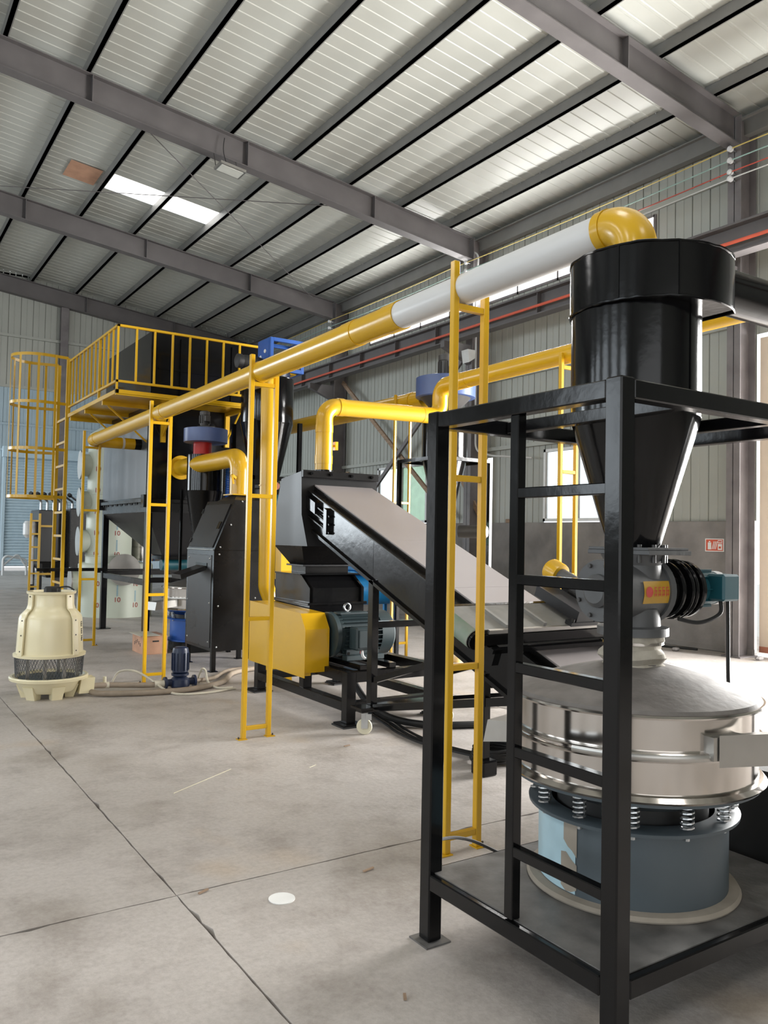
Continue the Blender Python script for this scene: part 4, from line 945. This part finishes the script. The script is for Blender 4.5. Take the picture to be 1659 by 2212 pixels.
# far fan cyclone by the wall
UX, UY = 5.84, 7.60
f3 = thing('fan_cyclone', (UX, UY, 0), 'black cyclone on a black stand with blue-grey drum fan beside the wall', 'cyclone')
MB().lathe([(.335, 3.17), (.352, 3.175), (.352, 3.40), (.335, 3.405)], (UX, UY, 0), 44).build('fan_housing', 'fan_blue', f3)
MB().lathe([(.13, 3.0), (.30, 3.17)], (UX, UY, 0), 30).build('fan_cone', 'motor_grey', f3)
fan_motor(f3, UX, UY, 3.405, r_=.085, h=.29)
MB().lathe([(.27, 2.45), (.27, 3.0)], (UX, UY, 0), 40).build('cylinder', 'black', f3)
MB().lathe([(.09, 1.72), (.26, 2.42), (.285, 2.43), (.285, 2.46)], (UX, UY, 0), 40).build('cone', 'black', f3)
for dx in (-.40, .36):
    for dy in (-.40, .36): MB().box(UX+dx, UX+dx+.045, UY+dy, UY+dy+.045, 0, 2.44, .002).build('stand_leg', 'black', f3)
for dy in (-.40, .36): [MB().box(UX-.355, UX+.36, UY+dy, UY+dy+.045, q, q+.04).build('stand_rail', 'black', f3) for q in (2.40, .9)]
for dx in (-.40, .36): [MB().box(UX+dx, UX+dx+.045, UY-.355, UY+.36, q, q+.04).build('stand_rail', 'black', f3) for q in (2.40, .9)]
MB().lathe([(.10, 1.45), (.11, 1.72)], (UX, UY, 0), 20).build('rotary_valve', 'mint', f3)
vm = MB().cyl((UX+.12, UY-.15, 1.60), (UX+.30, UY-.42, 1.60), .075, n=20).build('valve_motor', 'motor_grey', f3)
MB().cyl((UX+.30, UY-.42, 1.60), (UX+.307, UY-.43, 1.60), .06, n=20).build('fan_grille', 'paper', vm)
MB().tube(smoothpath([(UX-.36, UY-.40, 2.46), (UX-.40, UY-.43, 2.2), (UX-.43, UY-.43, 1.4), (UX-.43, UY-.43, .02)]), .009, 6).build('cable', 'rubber', f3)
wd_ = thing('rear_duct', (5.76, 9, 3.2), 'yellow pipe running along the wall behind the crusher to the far blue-grey fan', 'duct')
MB().cyl((5.76, 14.3, 3.24), (5.78, 7.92, 3.205), .105, n=28).build('pipe', 'yellow', wd_)
MB().cyl((5.775, 8.22, 3.207), (5.776, 8.15, 3.206), .111, n=28).build('collar', 'yellow', wd_)
support(8.38, 5.77, .26, 'slim yellow ladder-type pipe support under the pipe along the wall', top=3.30, rungs=(3.07, 1.95, .95, .2), t=.03)

# ================================================================== LEFT: cooling tower, pump, hoses, crate, tank
TX, TY = 1.575, 7.92
ct = thing('cooling_tower', (TX, TY, 0), 'cream fibreglass bottle-shaped cooling tower with mesh air inlet', 'cooling tower')
MB().lathe([(.215, .055), (.235, .07), (.285, .16), (.30, .185), (.315, .186)], (TX, TY, 0), 48, cap1=False).build('basin', 'cream', ct)
MB().lathe([(.30, .165), (.335, .168), (.34, .19), (.332, .20), (.31, .20), (.30, .185)], (TX, TY, 0), 48, cap0=False, cap1=False).build('basin_rim', 'cream', ct)
for i in range(6):
    a = R(38+60*i); d = V(math.cos(a), math.sin(a), 0); n_ = V(-d.y, d.x, 0); c = V(TX, TY, 0)
    vs = [c+d*r_+n_*s_+V(0, 0, z) for z, r0_, r1_, w_ in ((0, .15, .225, .045), (.12, .15, .268, .055)) for r_, s_ in ((r0_, -w_), (r1_, -w_), (r1_, w_), (r0_, w_))]
    MB().add(vs, [(0,3,2,1),(4,5,6,7),(0,1,5,4),(1,2,6,5),(2,3,7,6),(3,0,4,7)]).build('foot', 'cream', ct)
MB().prism([(TX+.23, .03), (TX+.36, .03), (TX+.37, .17), (TX+.25, .17)], 'xz', TY-.17, TY-.02).build('outlet_sump', 'cream', ct)
MB().lathe([(.298, .375), (.31, .378), (.312, .40), (.30, .405), (.287, .41), (.280, .56), (.272, .715), (.262, .745), (.235, .775), (.21, .80), (.198, .84), (.195, .935), (.21, .94), (.215, .96), (.20, .962), (.19, .94)], (TX, TY, 0), 56, cap0=False, cap1=False).build('shell', 'cream', ct)
for a in (-57, -153, 33, 123):
    d = V(math.cos(R(a)), math.sin(R(a)), 0); n_ = V(-d.y, d.x, 0); c = V(TX, TY, 0)
    pr_ = [(.300, .40), (.288, .56), (.280, .72), (.25, .78), (.215, .81), (.208, .84), (.204, .935)]
    m = MB(); vs = []
    for r_, z in pr_:
        for s_ in (-.028, .028): vs += [tuple(c+d*(r_+.004)+n_*s_+V(0, 0, z)), tuple(c+d*(r_+.018)+n_*s_+V(0, 0, z))]
    fs = []
    for i in range(len(pr_)-1):
        b_ = 4*i; fs += [(b_+1, b_+3, b_+7, b_+5), (b_, b_+1, b_+5, b_+4), (b_+2, b_+6, b_+7, b_+3)]
    fs += [(0, 2, 3, 1)]; e = 4*(len(pr_)-1); fs += [(e, e+1, e+3, e+2)]
    rb = m.add(vs, fs).build('seam_flange', 'cream', ct)
    for r_, z in ((.300, .44), (.292, .58), (.285, .71), (.212, .92)): MB().sphere(tuple(c+d*(r_+.014)+V(0, 0, z)), .007, 8).build('seam_bolt', 'motor_grey', rb)
# wire mesh inlet: expanded metal bars
m = MB(); nn = 64
for i in range(nn):
    for sg in (1, -1):
        pts_ = []
        for k_ in range(5):
            z = .195+.185*k_/4; r_ = .285+.012*k_/4; a = 2*math.pi*(i/nn)+sg*.28*k_/4; pts_.append((TX+r_*math.cos(a), TY+r_*math.sin(a), z))
        m.tube(pts_, .0019, 4, False)
o = m.build('mesh_screen', 'valve_grey', ct, smooth=False); o['kind'] = 'stuff'
MB().lathe([(.10, .16), (.22, .165), (.26, .18)], (TX, TY, 0), 30).build('fill_water', 'drum_grey', ct)
for a in (-150, -110, -70, -20, 60, 130): MB().bar((TX+.24*math.cos(R(a)), TY+.24*math.sin(R(a)), .15), (TX+.24*math.cos(R(a)), TY+.24*math.sin(R(a)), .38), .03).build('fill_post', 'stainless_dull', ct)
fm = MB().lathe([(.075, .92), (.075, .985), (.06, 1.0)], (TX+.01, TY+.02, 0), 10).build('fan_motor', 'rubber', ct)
for a in (20, 140, 260): MB().bar((TX, TY, .90), (TX+.19*math.cos(R(a)), TY+.19*math.sin(R(a)), .91), .03, .02).build('motor_arm', 'motor_grey', ct)
MB().tube(smoothpath([(TX+.05, TY, .99), (TX+.13, TY-.05, 1.0), (TX+.18, TY-.08, .97)]), .007, 6).build('motor_lead', 'rubber', ct)
for i, z in enumerate((.665, .60, .535)):   # upright black characters on the right-hand side
    for (da, dz, wa, hz) in ((0, .02, .12, .006), (0, .0, .12, .006), (0, -.02, .12, .006), (-.035, 0, .02, .05), (.03, -.004, .02, .04)):
        vs = []; a0 = R(-30)+da; r_ = .2755+(.665-z)*.055+.0012
        for j in range(4):
            a = a0-wa/2+wa*j/3
            for q in (-hz/2, hz/2): vs.append((TX+r_*math.cos(a), TY+r_*math.sin(a), z+dz+q))
        MB().add(vs, [(2*j, 2*j+1, 2*j+3, 2*j+2) for j in range(3)]).build('character_stroke', 'print_black', ct)

pu = thing('water_pump', (2.75, 7.75, 0), 'small dark blue vertical water pump on the floor between the pipe support legs', 'pump')
MB().lathe([(.06, .15), (.078, .165), (.078, .37), (.070, .395), (.05, .405)], (2.75, 7.75, 0), 28).build('motor', 'navy', pu)
for i in range(14):
    a = R(i*360/14); MB().bar((2.75+.08*math.cos(a), 7.75+.08*math.sin(a), .18), (2.75+.08*math.cos(a), 7.75+.08*math.sin(a), .35), .005, .014, (math.cos(a), math.sin(a), 0)).build('cooling_fin', 'navy', pu)
MB().lathe([(.085, .015), (.095, .03), (.09, .09), (.06, .12), (.085, .13), (.085, .15)], (2.75, 7.75, 0), 28).build('volute', 'navy', pu)
for s_ in (-1, 1):
    MB().cyl((2.75+s_*.06, 7.75, .062), (2.75+s_*.135, 7.75, .062), .035, n=18).build('port', 'navy', pu)
    MB().cyl((2.75+s_*.135, 7.75, .062), (2.75+s_*.155, 7.75, .062), .06, n=18).build('port_flange', 'navy', pu)
MB().box(2.69, 2.81, 7.69, 7.81, 0, .016).build('base', 'navy', pu)
h1 = MB().tube(smoothpath([(TX+.36, TY-.1, .08), (2.1, 7.85, .07), (2.3, 7.8, .06), (2.45, 7.76, .055), (2.592, 7.75, .06)]), .026, 12).build('suction_hose', 'hose_tan'); tag(h1, 'brown taped water hose from the cooling tower basin to the pump', 'hose')
MB().cyl((2.50, 7.755, .06), (2.593, 7.75, .06), .034, n=14).build('hose_coupling', 'hose_clear', h1)
MB().cyl((2.02, 7.865, .072), (2.10, 7.85, .07), .031, n=14).build('hose_coupling', 'hose_clear', h1)
MB().cyl((2.06, 7.86, .095), (2.06, 7.86, .15), .016, n=10).build('tap', 'caster_white', h1)
h2 = MB().tube(smoothpath([(TX+.33, TY-.14, .04), (2.0, 7.66, .03), (2.4, 7.52, .03), (2.8, 7.52, .03), (3.2, 7.75, .03), (3.5, 8.2, .03), (3.9, 8.4, .03)]), .026, 12).build('return_hose', 'hose_tan'); tag(h2, 'brown taped hose curving along the floor in front of the pump', 'hose')
h3 = MB().tube(smoothpath([(2.906, 7.75, .062), (3.1, 7.85, .05), (3.25, 8.05, .03), (3.5, 8.35, .03), (3.8, 8.44, .03)]), .02, 12).build('pressure_hose', 'hose_tan'); tag(h3, 'brown hose leaving the right side of the pump towards the cabinet', 'hose')
h4 = MB().tube(smoothpath([(2.25, 8.3, .02), (2.30, 8.25, .12), (2.4, 8.1, .145), (2.5, 7.9, .09), (2.55, 7.6, .03), (2.62, 7.42, .012), (2.85, 7.36, .012), (3.2, 7.44, .012)]), .011, 10).build('clear_hose', 'hose_clear'); tag(h4, 'thin translucent hose looping up from the floor beside the cooling tower', 'hose')
h5 = MB().tube(smoothpath([(3.0, 7.9, .012), (2.98, 7.85, .08), (3.0, 7.82, .16), (3.03, 7.8, .14), (3.02, 7.7, .05), (3.06, 7.55, .012), (3.2, 7.5, .012)]), .011, 10).build('clear_hose', 'hose_clear'); tag(h5, 'thin translucent hose standing in a loop by the cabinet leg', 'hose')

bx = thing('carton', (3.24, 10.3, 0), 'brown carton with dark lettering and open top in front of the dust collector leg', 'box')
MB().box(3.09, 3.40, 10.07, 10.52, 0, .23, .004).build('carton_body', 'cardboard', bx)
MB().box(3.05, 3.30, 10.05, 10.56, .232, .236).build('lid_flap', 'hose_clear', bx)
MB().box(3.21, 3.29, 10.066, 10.07, .155, .172).build('hand_hole', 'print_black', bx)
for i in range(5):
    y = 10.42-i*.058; z = .12+.016*(2-abs(i-2)*1.2)
    for (dy, dz, sy, sz) in ((0, 0, .012, .04), (.012, .014, .022, .008), (.012, -.006, .018, .007), (.012, -.018, .01, .006)):
        MB().box(3.0885, 3.09, y-dy-sy/2, y-dy+sy/2, z+dz-sz/2, z+dz+sz/2).build('letter_stroke', 'print_black', bx)

# pale scrubber tank
KXc, KYc, KR = 4.15, 15.3, .66
tk_ = thing('scrubber_tank', (KXc, KYc, 0), 'tall pale green plastic scrubber tank with printed sheets and side manholes', 'tank')
MB().lathe([(KR, 0), (KR, .93), (KR-.03, .96), (.1, 1.0)], (KXc, KYc, 0), 56).build('base_tank', 'tank_pp', tk_)
QX_, QY_, QR = 3.97, 15.15, .40
MB().lathe([(QR, .95), (QR, 3.25), (QR-.03, 3.30), (.2, 3.42)], (QX_, QY_, 0), 48).build('column_shell', 'tank_pp', tk_)
for z in (1.1, 2.2): MB().lathe([(QR, z-.015), (QR+.006, z-.01), (QR+.006, z+.01), (QR, z+.015)], (QX_, QY_, 0), 48, cap0=False, cap1=False).build('weld_band', 'tank_pp', tk_)
for z in (2.72, 2.05, 1.35, .78):
    a = R(176); d = V(math.cos(a), math.sin(a), 0); rr_ = QR if z > 1 else KR; c = V(QX_, QY_, z) if z > 1 else V(KXc, KYc, .62)
    mh = MB().cyl(c+d*(rr_-.05), c+d*(rr_+.12), .20, n=28).build('manhole_neck', 'tank_pp', tk_)
    MB().cyl(c+d*(rr_+.12), c+d*(rr_+.145), .26, n=28).build('manhole_cover', 'stainless_dull', mh)
a = R(262); d = V(math.cos(a), math.sin(a), 0); c = V(KXc+.05, KYc, .86)
mh = MB().cyl(c+d*(KR-.1), c+d*(KR+.08), .24, n=32).build('manhole_neck', 'galvanised', tk_); MB().cyl(c+d*(KR+.08), c+d*(KR+.10), .28, n=32).build('manhole_cover', 'stainless_dull', mh)
def wrap_on_tank(o, cx_, cy_, r_, ang, zc_):
    # bend a flat text mesh round the tank
    for v in o.data.vertices:
        x, y = v.co.x, v.co.y; a = ang+x/r_
        v.co = (cx_+(r_+.004)*math.cos(a)-KXc, cy_+(r_+.004)*math.sin(a)-KYc, zc_+y)
for ang, cx_, cy_, r_, z0_, z1_ in ((R(222), QX_, QY_, QR, 1.0, 3.1), (R(275), QX_, QY_, QR, 1.0, 3.1), (R(226), KXc, KYc, KR, .1, .85), (R(258), KXc, KYc, KR, .2, .85), (R(286), KXc, KYc, KR, .1, .85)):
    z = z0_+.12
    while z < z1_:
        o = text_mesh('10', .12, 'print_red', 'print_number', None, Matrix.Identity(4)); wrap_on_tank(o, cx_, cy_, r_, ang, z); o.parent = tk_
        m = MB()
        for j in range(9):
            zz = z+.07+j*.022
            if zz < z1_+.05:
                m.add([(cx_+(r_+.004)*math.cos(ang+s_/r_), cy_+(r_+.004)*math.sin(ang+s_/r_), zz+q) for s_, q in ((-.013, 0), (.013, 0), (.013, .012), (-.013, .012))], [(0, 1, 2, 3)])
        m.build('print_line', 'print_blue', tk_)['kind'] = 'stuff'; z += .38
rc = MB().lathe([(.32, .99), (.32, 1.85)], (4.72, 15.52, 0), 36)
for z in (1.03, 1.25, 1.5, 1.8): rc.ring((4.72, 15.52, z), .322, .012, n=36, m=6)
o = rc.build('silver_drum', 'stainless'); tag(o, 'shiny ribbed silver drum standing on the pale green base tank', 'drum')
# pulse filter at the far left
pf = thing('pulse_filter', (4.4, 22, 0), 'weathered grey filter box with a row of bent pipes beyond the caged ladder', 'filter')
MB().box(3.92, 5.02, 21.5, 22.6, .75, 2.05, .02).build('housing', 'dark_panel', pf)
MB().box(4.55, 5.6, 21.0, 21.5, .45, 2.1, .02).build('side_box', 'black_satin', pf)
frustum(MB(), (4.2, 4.7, 21.8, 22.3, .35), (3.92, 5.02, 21.5, 22.6, .75)).build('hopper', 'dark_panel', pf)
for x in (3.95, 4.92):
    for y in (21.53, 22.5): MB().box(x, x+.09, y, y+.09, 0, .8).build('leg', 'black_satin', pf)
for i in range(7):
    x = 3.98+i*.15; MB().tube(fillet([(x, 21.6, 2.05), (x, 21.6, 2.28), (x-.25, 21.4, 2.42)], .08, 4), .03, 8).build('pulse_pipe', 'galvanised', pf)
    MB().cyl((x-.25, 21.4, 2.42), (x-.30, 21.36, 2.45), .05, n=10).build('pulse_valve', 'rubber', pf)
MB().cyl((3.82, 21.7, .2), (3.82, 21.7, 1.5), .05, n=10).build('drain_pipe', 'pvc_white', pf)
MB().lathe([(.10, 0), (.17, .08), (.17, .35), (.12, .42)], (3.78, 21.8, 1.35), 20).build('air_tank', 'pvc_white', pf)
MB().ring((5.3, 20.95, 1.3), .28, .05, (0, 1, 0), 28, 8).build('port_ring', 'galvanised', pf)
sl_ = thing('short_ladder', (3.82, 21.2, 0), 'short yellow two-rail ladder in front of the weathered filter box', 'ladder')
for x in (3.66, 3.86): MB().box(x, x+.05, 21.15, 21.20, .05, 1.95, .002).build('stile', 'yellow', sl_)
for i in range(6): MB().box(3.71, 3.86, 21.15, 21.20, .15+i*.32, .19+i*.32).build('rung', 'yellow', sl_)
for z in (.45, 1.62): MB().box(3.86, 4.2, 21.18, 21.22, z, z+.05).bar((4.17, 21.2, z+.025), (4.17, 21.52, z+.025), .04).build('standoff', 'yellow', sl_)
bk = thing('tube_trolley', (4.3, 30, 0), 'tangle of white tubes on the floor by the roller shutter', 'trolley')
MB().tube(fillet([(4.35, 29.8, .02), (4.35, 29.8, .7), (5.1, 29.9, .55), (5.1, 29.9, .02)], .15, 5), .04, 8).build('tube_frame', 'pvc_white', bk)
MB().tube(fillet([(4.35, 29.8, .35), (4.8, 29.85, .75), (5.1, 29.9, .3)], .1, 5), .035, 8).build('tube_handle', 'pvc_white', bk)

# air compressor and other goods by the right wall
ac = thing('air_compressor', (8.4, 13.3, 0), 'blue air compressor with horizontal tank standing behind the crusher', 'compressor')
MB().lathe([(.02, 7.75), (.18, 7.80), (.27, 7.92), (.29, 8.05), (.29, 9.0), (.18, 9.2)], (0, 13.2, .52), 32, axis=(1, 0, 0)).build('tank', 'sky_blue', ac)
for x in (7.95, 8.85):
    for y in (13.0, 13.4): MB().box(x, x+.06, y-.03, y+.03, 0, .38).build('leg', 'sky_blue', ac)
MB().box(7.8, 8.9, 12.95, 13.45, .82, .88).build('deck', 'sky_blue', ac)
MB().box(7.95, 8.25, 13.0, 13.4, .88, 1.18, .02).build('pump_block', 'sky_blue', ac)
for z in range(5): MB().box(7.93, 8.27, 12.98, 13.42, 1.18+z*.04, 1.2+z*.04).build('cylinder_fin', 'sky_blue', ac)
MB().cyl((8.5, 13.2, 1.05), (8.85, 13.2, 1.05), .14, n=20).build('motor', 'sky_blue', ac)
gd = MB()
for r_ in (.1, .18, .26, .34): gd.ring((8.1, 12.9, 1.2), r_, .008, (0, 1, 0), 28, 4)
gd.ring((8.1, 12.9, 1.2), .36, .015, (0, 1, 0), 28, 5); gd.build('wheel_guard', 'sky_blue', ac)
mg = thing('green_motor_bench', (5.4, 13.8, 0), 'mint green motor on a dark bench seen below the dust collector hopper', 'motor')
MB().box(4.9, 6.3, 13.9, 14.5, .62, .70).box(4.95, 5.05, 13.95, 14.45, 0, .62).box(6.15, 6.25, 13.95, 14.45, 0, .62).build('bench', 'black_satin', mg)
MB().lathe([(.12, 5.1), (.16, 5.15), (.16, 5.6), (.12, 5.65)], (0, 14.2, .88), 24, axis=(1, 0, 0)).build('motor_body', 'mint', mg)
ox = MB().box(5.85, 6.15, 14.0, 14.3, .70, 1.1, .01).build('orange_unit', 'brick_red'); tag(ox, 'orange-red machine part standing on the dark bench', 'machine part')
# bag, coils, cables, scraps
m = MB(); rr = random.Random(3)
for i in range(9):
    for j in range(16):
        t_ = i/8; a = 2*math.pi*j/16; r_ = (.16*math.sin(math.pi*min(1, t_*.9+.12))+.02)*(1+.12*math.sin(3*a+t_*4)+rr.uniform(-.05, .05))
        m.v.append((6.3+r_*math.cos(a), 7.9+r_*.8*math.sin(a), t_*.42))
for i in range(8):
    for j in range(16): m.f.append((i*16+j, i*16+(j+1) % 16, (i+1)*16+(j+1) % 16, (i+1)*16+j))
m.f.append(tuple(range(15, -1, -1))); m.f.append(tuple(8*16+j for j in range(16)))
o = m.build('sack', 'sack'); tag(o, 'crumpled yellow and white plastic sack on the floor behind the conveyor', 'sack')
def coil(c, n_, r0, h, mm, label):
    pts_ = []; rr = random.Random(int(c[0]*100))
    for i in range(n_*18):
        a = 2*math.pi*i/18; q = r0*(1+.08*math.sin(i*.37)); pts_.append((c[0]+q*math.cos(a), c[1]+q*.85*math.sin(a), .012+h*i/(n_*18)+.006*math.sin(i*1.1)))
    o = MB().tube(pts_, .011, 6).build('cable_coil', mm); tag(o, label, 'cable'); return o
coil((3.72, 4.22), 6, .17, .10, 'rubber', 'coil of black cable lying on the floor behind the near yellow support')
coil((3.80, 4.25), 3, .13, .03, 'wire_white', 'loose coil of white cable among the black coil')
coil((5.05, 5.65), 3, .16, .04, 'wire_white', 'pale hose coil on the floor under the inclined conveyor')
lab_ = ['upper black cable of the bundle running to the cable coil', 'middle black cable of the bundle running to the cable coil', 'lower black cable of the bundle running to the cable coil']
for i in range(3):
    o = MB().tube(smoothpath([(3.85+.05*i, 6.3, .012), (3.66+.05*i, 5.5, .012), (3.57+.05*i, 5.15, .012), (3.55+.04*i, 4.8, .014), (3.60+.03*i, 4.5, .02), (3.66+.03*i, 4.32, .02), (3.85, 4.1-.03*i, .012), (4.1, 3.8, .012)]), .011, 6).build('floor_cable', 'rubber'); tag(o, lab_[i], 'cable')
o = MB().tube(smoothpath([(3.60, 5.9, .30), (3.62, 5.72, .16), (3.70, 5.5, .06), (3.85, 5.28, .029), (4.1, 5.1, .029), (4.6, 5.0, .029), (5.2, 5.4, .029)]), .028, 10).build('black_hose', 'rubber'); tag(o, 'thick black hose on the floor beside the conveyor caster', 'hose')
o = MB().tube(smoothpath([(8.9, 7.7, .015), (8.3, 7.0, .015), (7.7, 6.55, .015), (6.9, 6.2, .015), (6.2, 6.3, .015)]), .02, 8).build('floor_cable', 'rubber'); tag(o, 'grey cable curving over the bright floor near the wall', 'cable')
o = MB().tube(smoothpath([(10.1, 7.2, .015), (9.9, 7.9, .015), (9.9, 9.0, .02), (9.6, 9.4, .015)]), .02, 8).build('floor_cable', 'rubber'); tag(o, 'black cable lying along the foot of the low wall', 'cable')
o = MB().tube(smoothpath([(1.92, 2.55, .3), (2.1, 2.7, .26), (2.3, 2.75, .20), (2.6, 2.7, .05), (2.9, 2.75, .012), (3.3, 3.0, .012)]), .007, 6).build('floor_cable', 'rubber'); tag(o, 'thin black cable dipping behind the near stand ladder', 'cable')
o = MB().lathe([(.055, 0), (.055, .003)], (1.55, 3.07, 0), 28).build('paper_disc', 'paper'); tag(o, 'small white disc lying on the concrete floor', 'disc')
for (x, y, l_, a, nm) in ((1.27, 3.28, .05, 20, 'dark scrap on the floor left of the white disc'), (1.98, 3.12, .06, 10, 'brown scrap on the floor right of the white disc'), (1.56, 2.19, .03, 60, 'tiny dark scrap on the floor in front of the stand foot'), (3.02, 5.05, .05, 5, 'dark scrap on the floor by the yellow support feet')):
    o = MB().bar((x, y, .006), (x+l_*math.cos(R(a)), y+l_*math.sin(R(a)), .008), .010, .006).build('floor_scrap', 'wood'); tag(o, nm, 'scrap')
for (p, q, nm) in (((1.62, 4.62), (2.10, 4.92), 'long thin straw lying on the floor'), ((2.55, 4.70), (2.62, 4.74), 'short pale straw lying on the floor')):
    o = MB().cyl((p[0], p[1], .004), (q[0], q[1], .003), .002, n=5).build('straw', 'caster_white'); tag(o, nm, 'straw')
for (x, y, s_, nm) in ((9.4, 7.9, .07, 'plastic bottle scrap near the low wall'), (9.75, 7.3, .06, 'grey rubble piece by the first column foot'), (10.0, 6.2, .06, 'rubble piece at the door side of the first column')):
    o = MB().sphere((x, y, .03), s_, 8, (1.3, .8, .45)).build('rubble', 'low_wall'); tag(o, nm, 'rubble')
o = MB().bar((9.95, 17.2, 0.01), (10.05, 16.9, 3.1), .12, .03).build('plank', 'wood'); tag(o, 'wooden plank leaning against the column behind the crusher hood', 'plank')
o = MB().box(10.27, 10.42, 11.35, 11.47, SILL, SILL+.07, .01).build('brick', 'wood'); tag(o, 'single brown brick lying on top of the low wall', 'brick')

# fire sign on the low wall
sg = thing('fire_sign', (10.26, 7.05, 1.5), 'faded red fire-extinguisher sign fixed to the low concrete wall', 'sign')
SXF = XW-.033
MB().box(SXF-.004, SXF, 6.90, 7.20, 1.405, 1.59).build('sign_plate', 'paper', sg)
MB().box(SXF-.006, SXF-.004, 6.915, 7.185, 1.418, 1.577).build('sign_field', 'sign_red', sg)
def sgq(y0, y1, z0, z1): MB().box(SXF-.008, SXF-.006, y0, y1, z0, z1).build('pictogram', 'paper', sg)
sgq(7.10, 7.155, 1.435, 1.535); sgq(7.115, 7.14, 1.54, 1.555); sgq(6.928, 6.995, 1.525, 1.567); sgq(6.928, 6.995, 1.43, 1.515)
for i in range(3): MB().bar((SXF-.007, 7.085-i*.025, 1.44), (SXF-.007, 7.055-i*.025, 1.55), .002, .012, (0, 1, 0)).build('pictogram', 'paper', sg)
MB().box(SXF-.0095, SXF-.008, 6.945, 6.98, 1.45, 1.48).box(SXF-.0095, SXF-.008, 6.935, 6.988, 1.537, 1.556).build('pictogram', 'sign_red', sg)
o = MB().box(SXF-.012, SXF, 6.735, 6.765, 1.25, 1.56).build('wood_strip', 'wood'); tag(o, 'narrow upright wooden strip on the wall beside the first column', 'strip')

# wires, conduit and insulators along the right wall
def wire(pts_, r_, mm, nm, label, cat):
    o = MB().tube(pts_, r_, 8).build(nm, mm); tag(o, label, cat)
def sag(ya, yb, x, z, s_): return [(x, ya+(yb-ya)*i/10, z-4*s_*(i/10)*(1-i/10)) for i in range(11)]
zz = (6.87, 6.71, 6.55, 6.46); mm_ = ('wire_yellow', 'wire_green', 'wire_red', 'wire_white'); nmz = ('topmost yellow', 'second, pale green', 'third, red', 'lowest, white')
for z, mm, nm in zip(zz, mm_, nmz):
    pts_ = sag(1.0, 6.55, 9.80, z, .03)+sag(6.55, 12.2, 9.80, z, .03)[1:]+sag(12.2, 17.55, 9.80, z+.02, .03)[1:]+sag(17.55, 22.8, 9.80, z+.03, .03)[1:]
    wire(pts_, .009, mm, 'overhead_wire', nm+' of the overhead wires strung along the right wall', 'wire')
for y, cn in ((6.55, 'first column'), (12.2, 'second column'), (17.55, 'third column')):
    for z, rk in zip(zz, ('topmost', 'second', 'third', 'lowest')):
        o = MB().lathe([(.02, 0), (.038, .015), (.026, .035), (.038, .05), (.038, .065), (.02, .08)], (9.845, y-.02, z), 14, axis=(-1, 0, 0)).build('insulator', 'porcelain'); tag(o, f'{rk} white porcelain insulator on the {cn} of the right wall', 'insulator', 'wire insulators')
        MB().cyl((9.84, y-.02, z), (9.93, y-.02, z), .01, n=8).build('insulator_pin', 'galvanised', o)
wire([(9.38, Y0, 5.40), (9.38, Y1, 5.40)], .024, 'sign_red', 'red_conduit', 'red conduit running along the crane beam', 'conduit')
wire(fillet([(10.0, 12.6, 7.3), (9.95, 11.98, 7.02), (9.9, 11.98, 6.2), (9.95, 11.98, 3.2), (9.95, 11.5, 3.08), (10.2, 10.7, 3.0)], .2, 5), .018, 'pvc_white', 'white_conduit', 'white plastic conduit bending down the second column', 'conduit')
# floodlight under the second rafter
fl_ = thing('floodlight', (4.8, 11.9, 7.3), 'rectangular floodlight hanging below the second roof beam', 'floodlight')
fz = 7.20
MB().prism([(4.60, fz+.09), (5.02, fz+.04), (5.02, fz+.0), (4.60, fz+.05)], 'xz', 11.75, 12.05).build('lamp_body', 'stainless_dull', fl_)
MB().prism([(4.63, fz+.046), (4.99, fz+.003), (4.99, fz-.004), (4.63, fz+.040)], 'xz', 11.79, 12.02).build('lens', 'lens', fl_)
MB().box(4.70, 4.90, 11.95, 12.05, fz+.08, fz+.14).build('driver_box', 'motor_grey', fl_)
for x in (4.62, 4.99): MB().bar((x, 12.12, zrbot(x)), (x, 12.0, fz+.05), .01).build('hanger', 'motor_grey', fl_)
MB().tube(smoothpath([(4.78, 12.09, zrbot(4.78)+.3), (4.76, 12.07, fz+.4), (4.80, 12.0, fz+.14)]), .007, 6).build('lamp_cord', 'rubber', fl_)
# crane lamp bracket on second column
o = MB().prism([(9.62, 5.10), (9.80, 5.10), (9.80, 4.95), (9.66, 4.86)], 'xz', 11.85, 12.05).build('column_lamp', 'wire_white'); tag(o, 'pale lamp housing fixed below the crane beam at the second column', 'lamp')
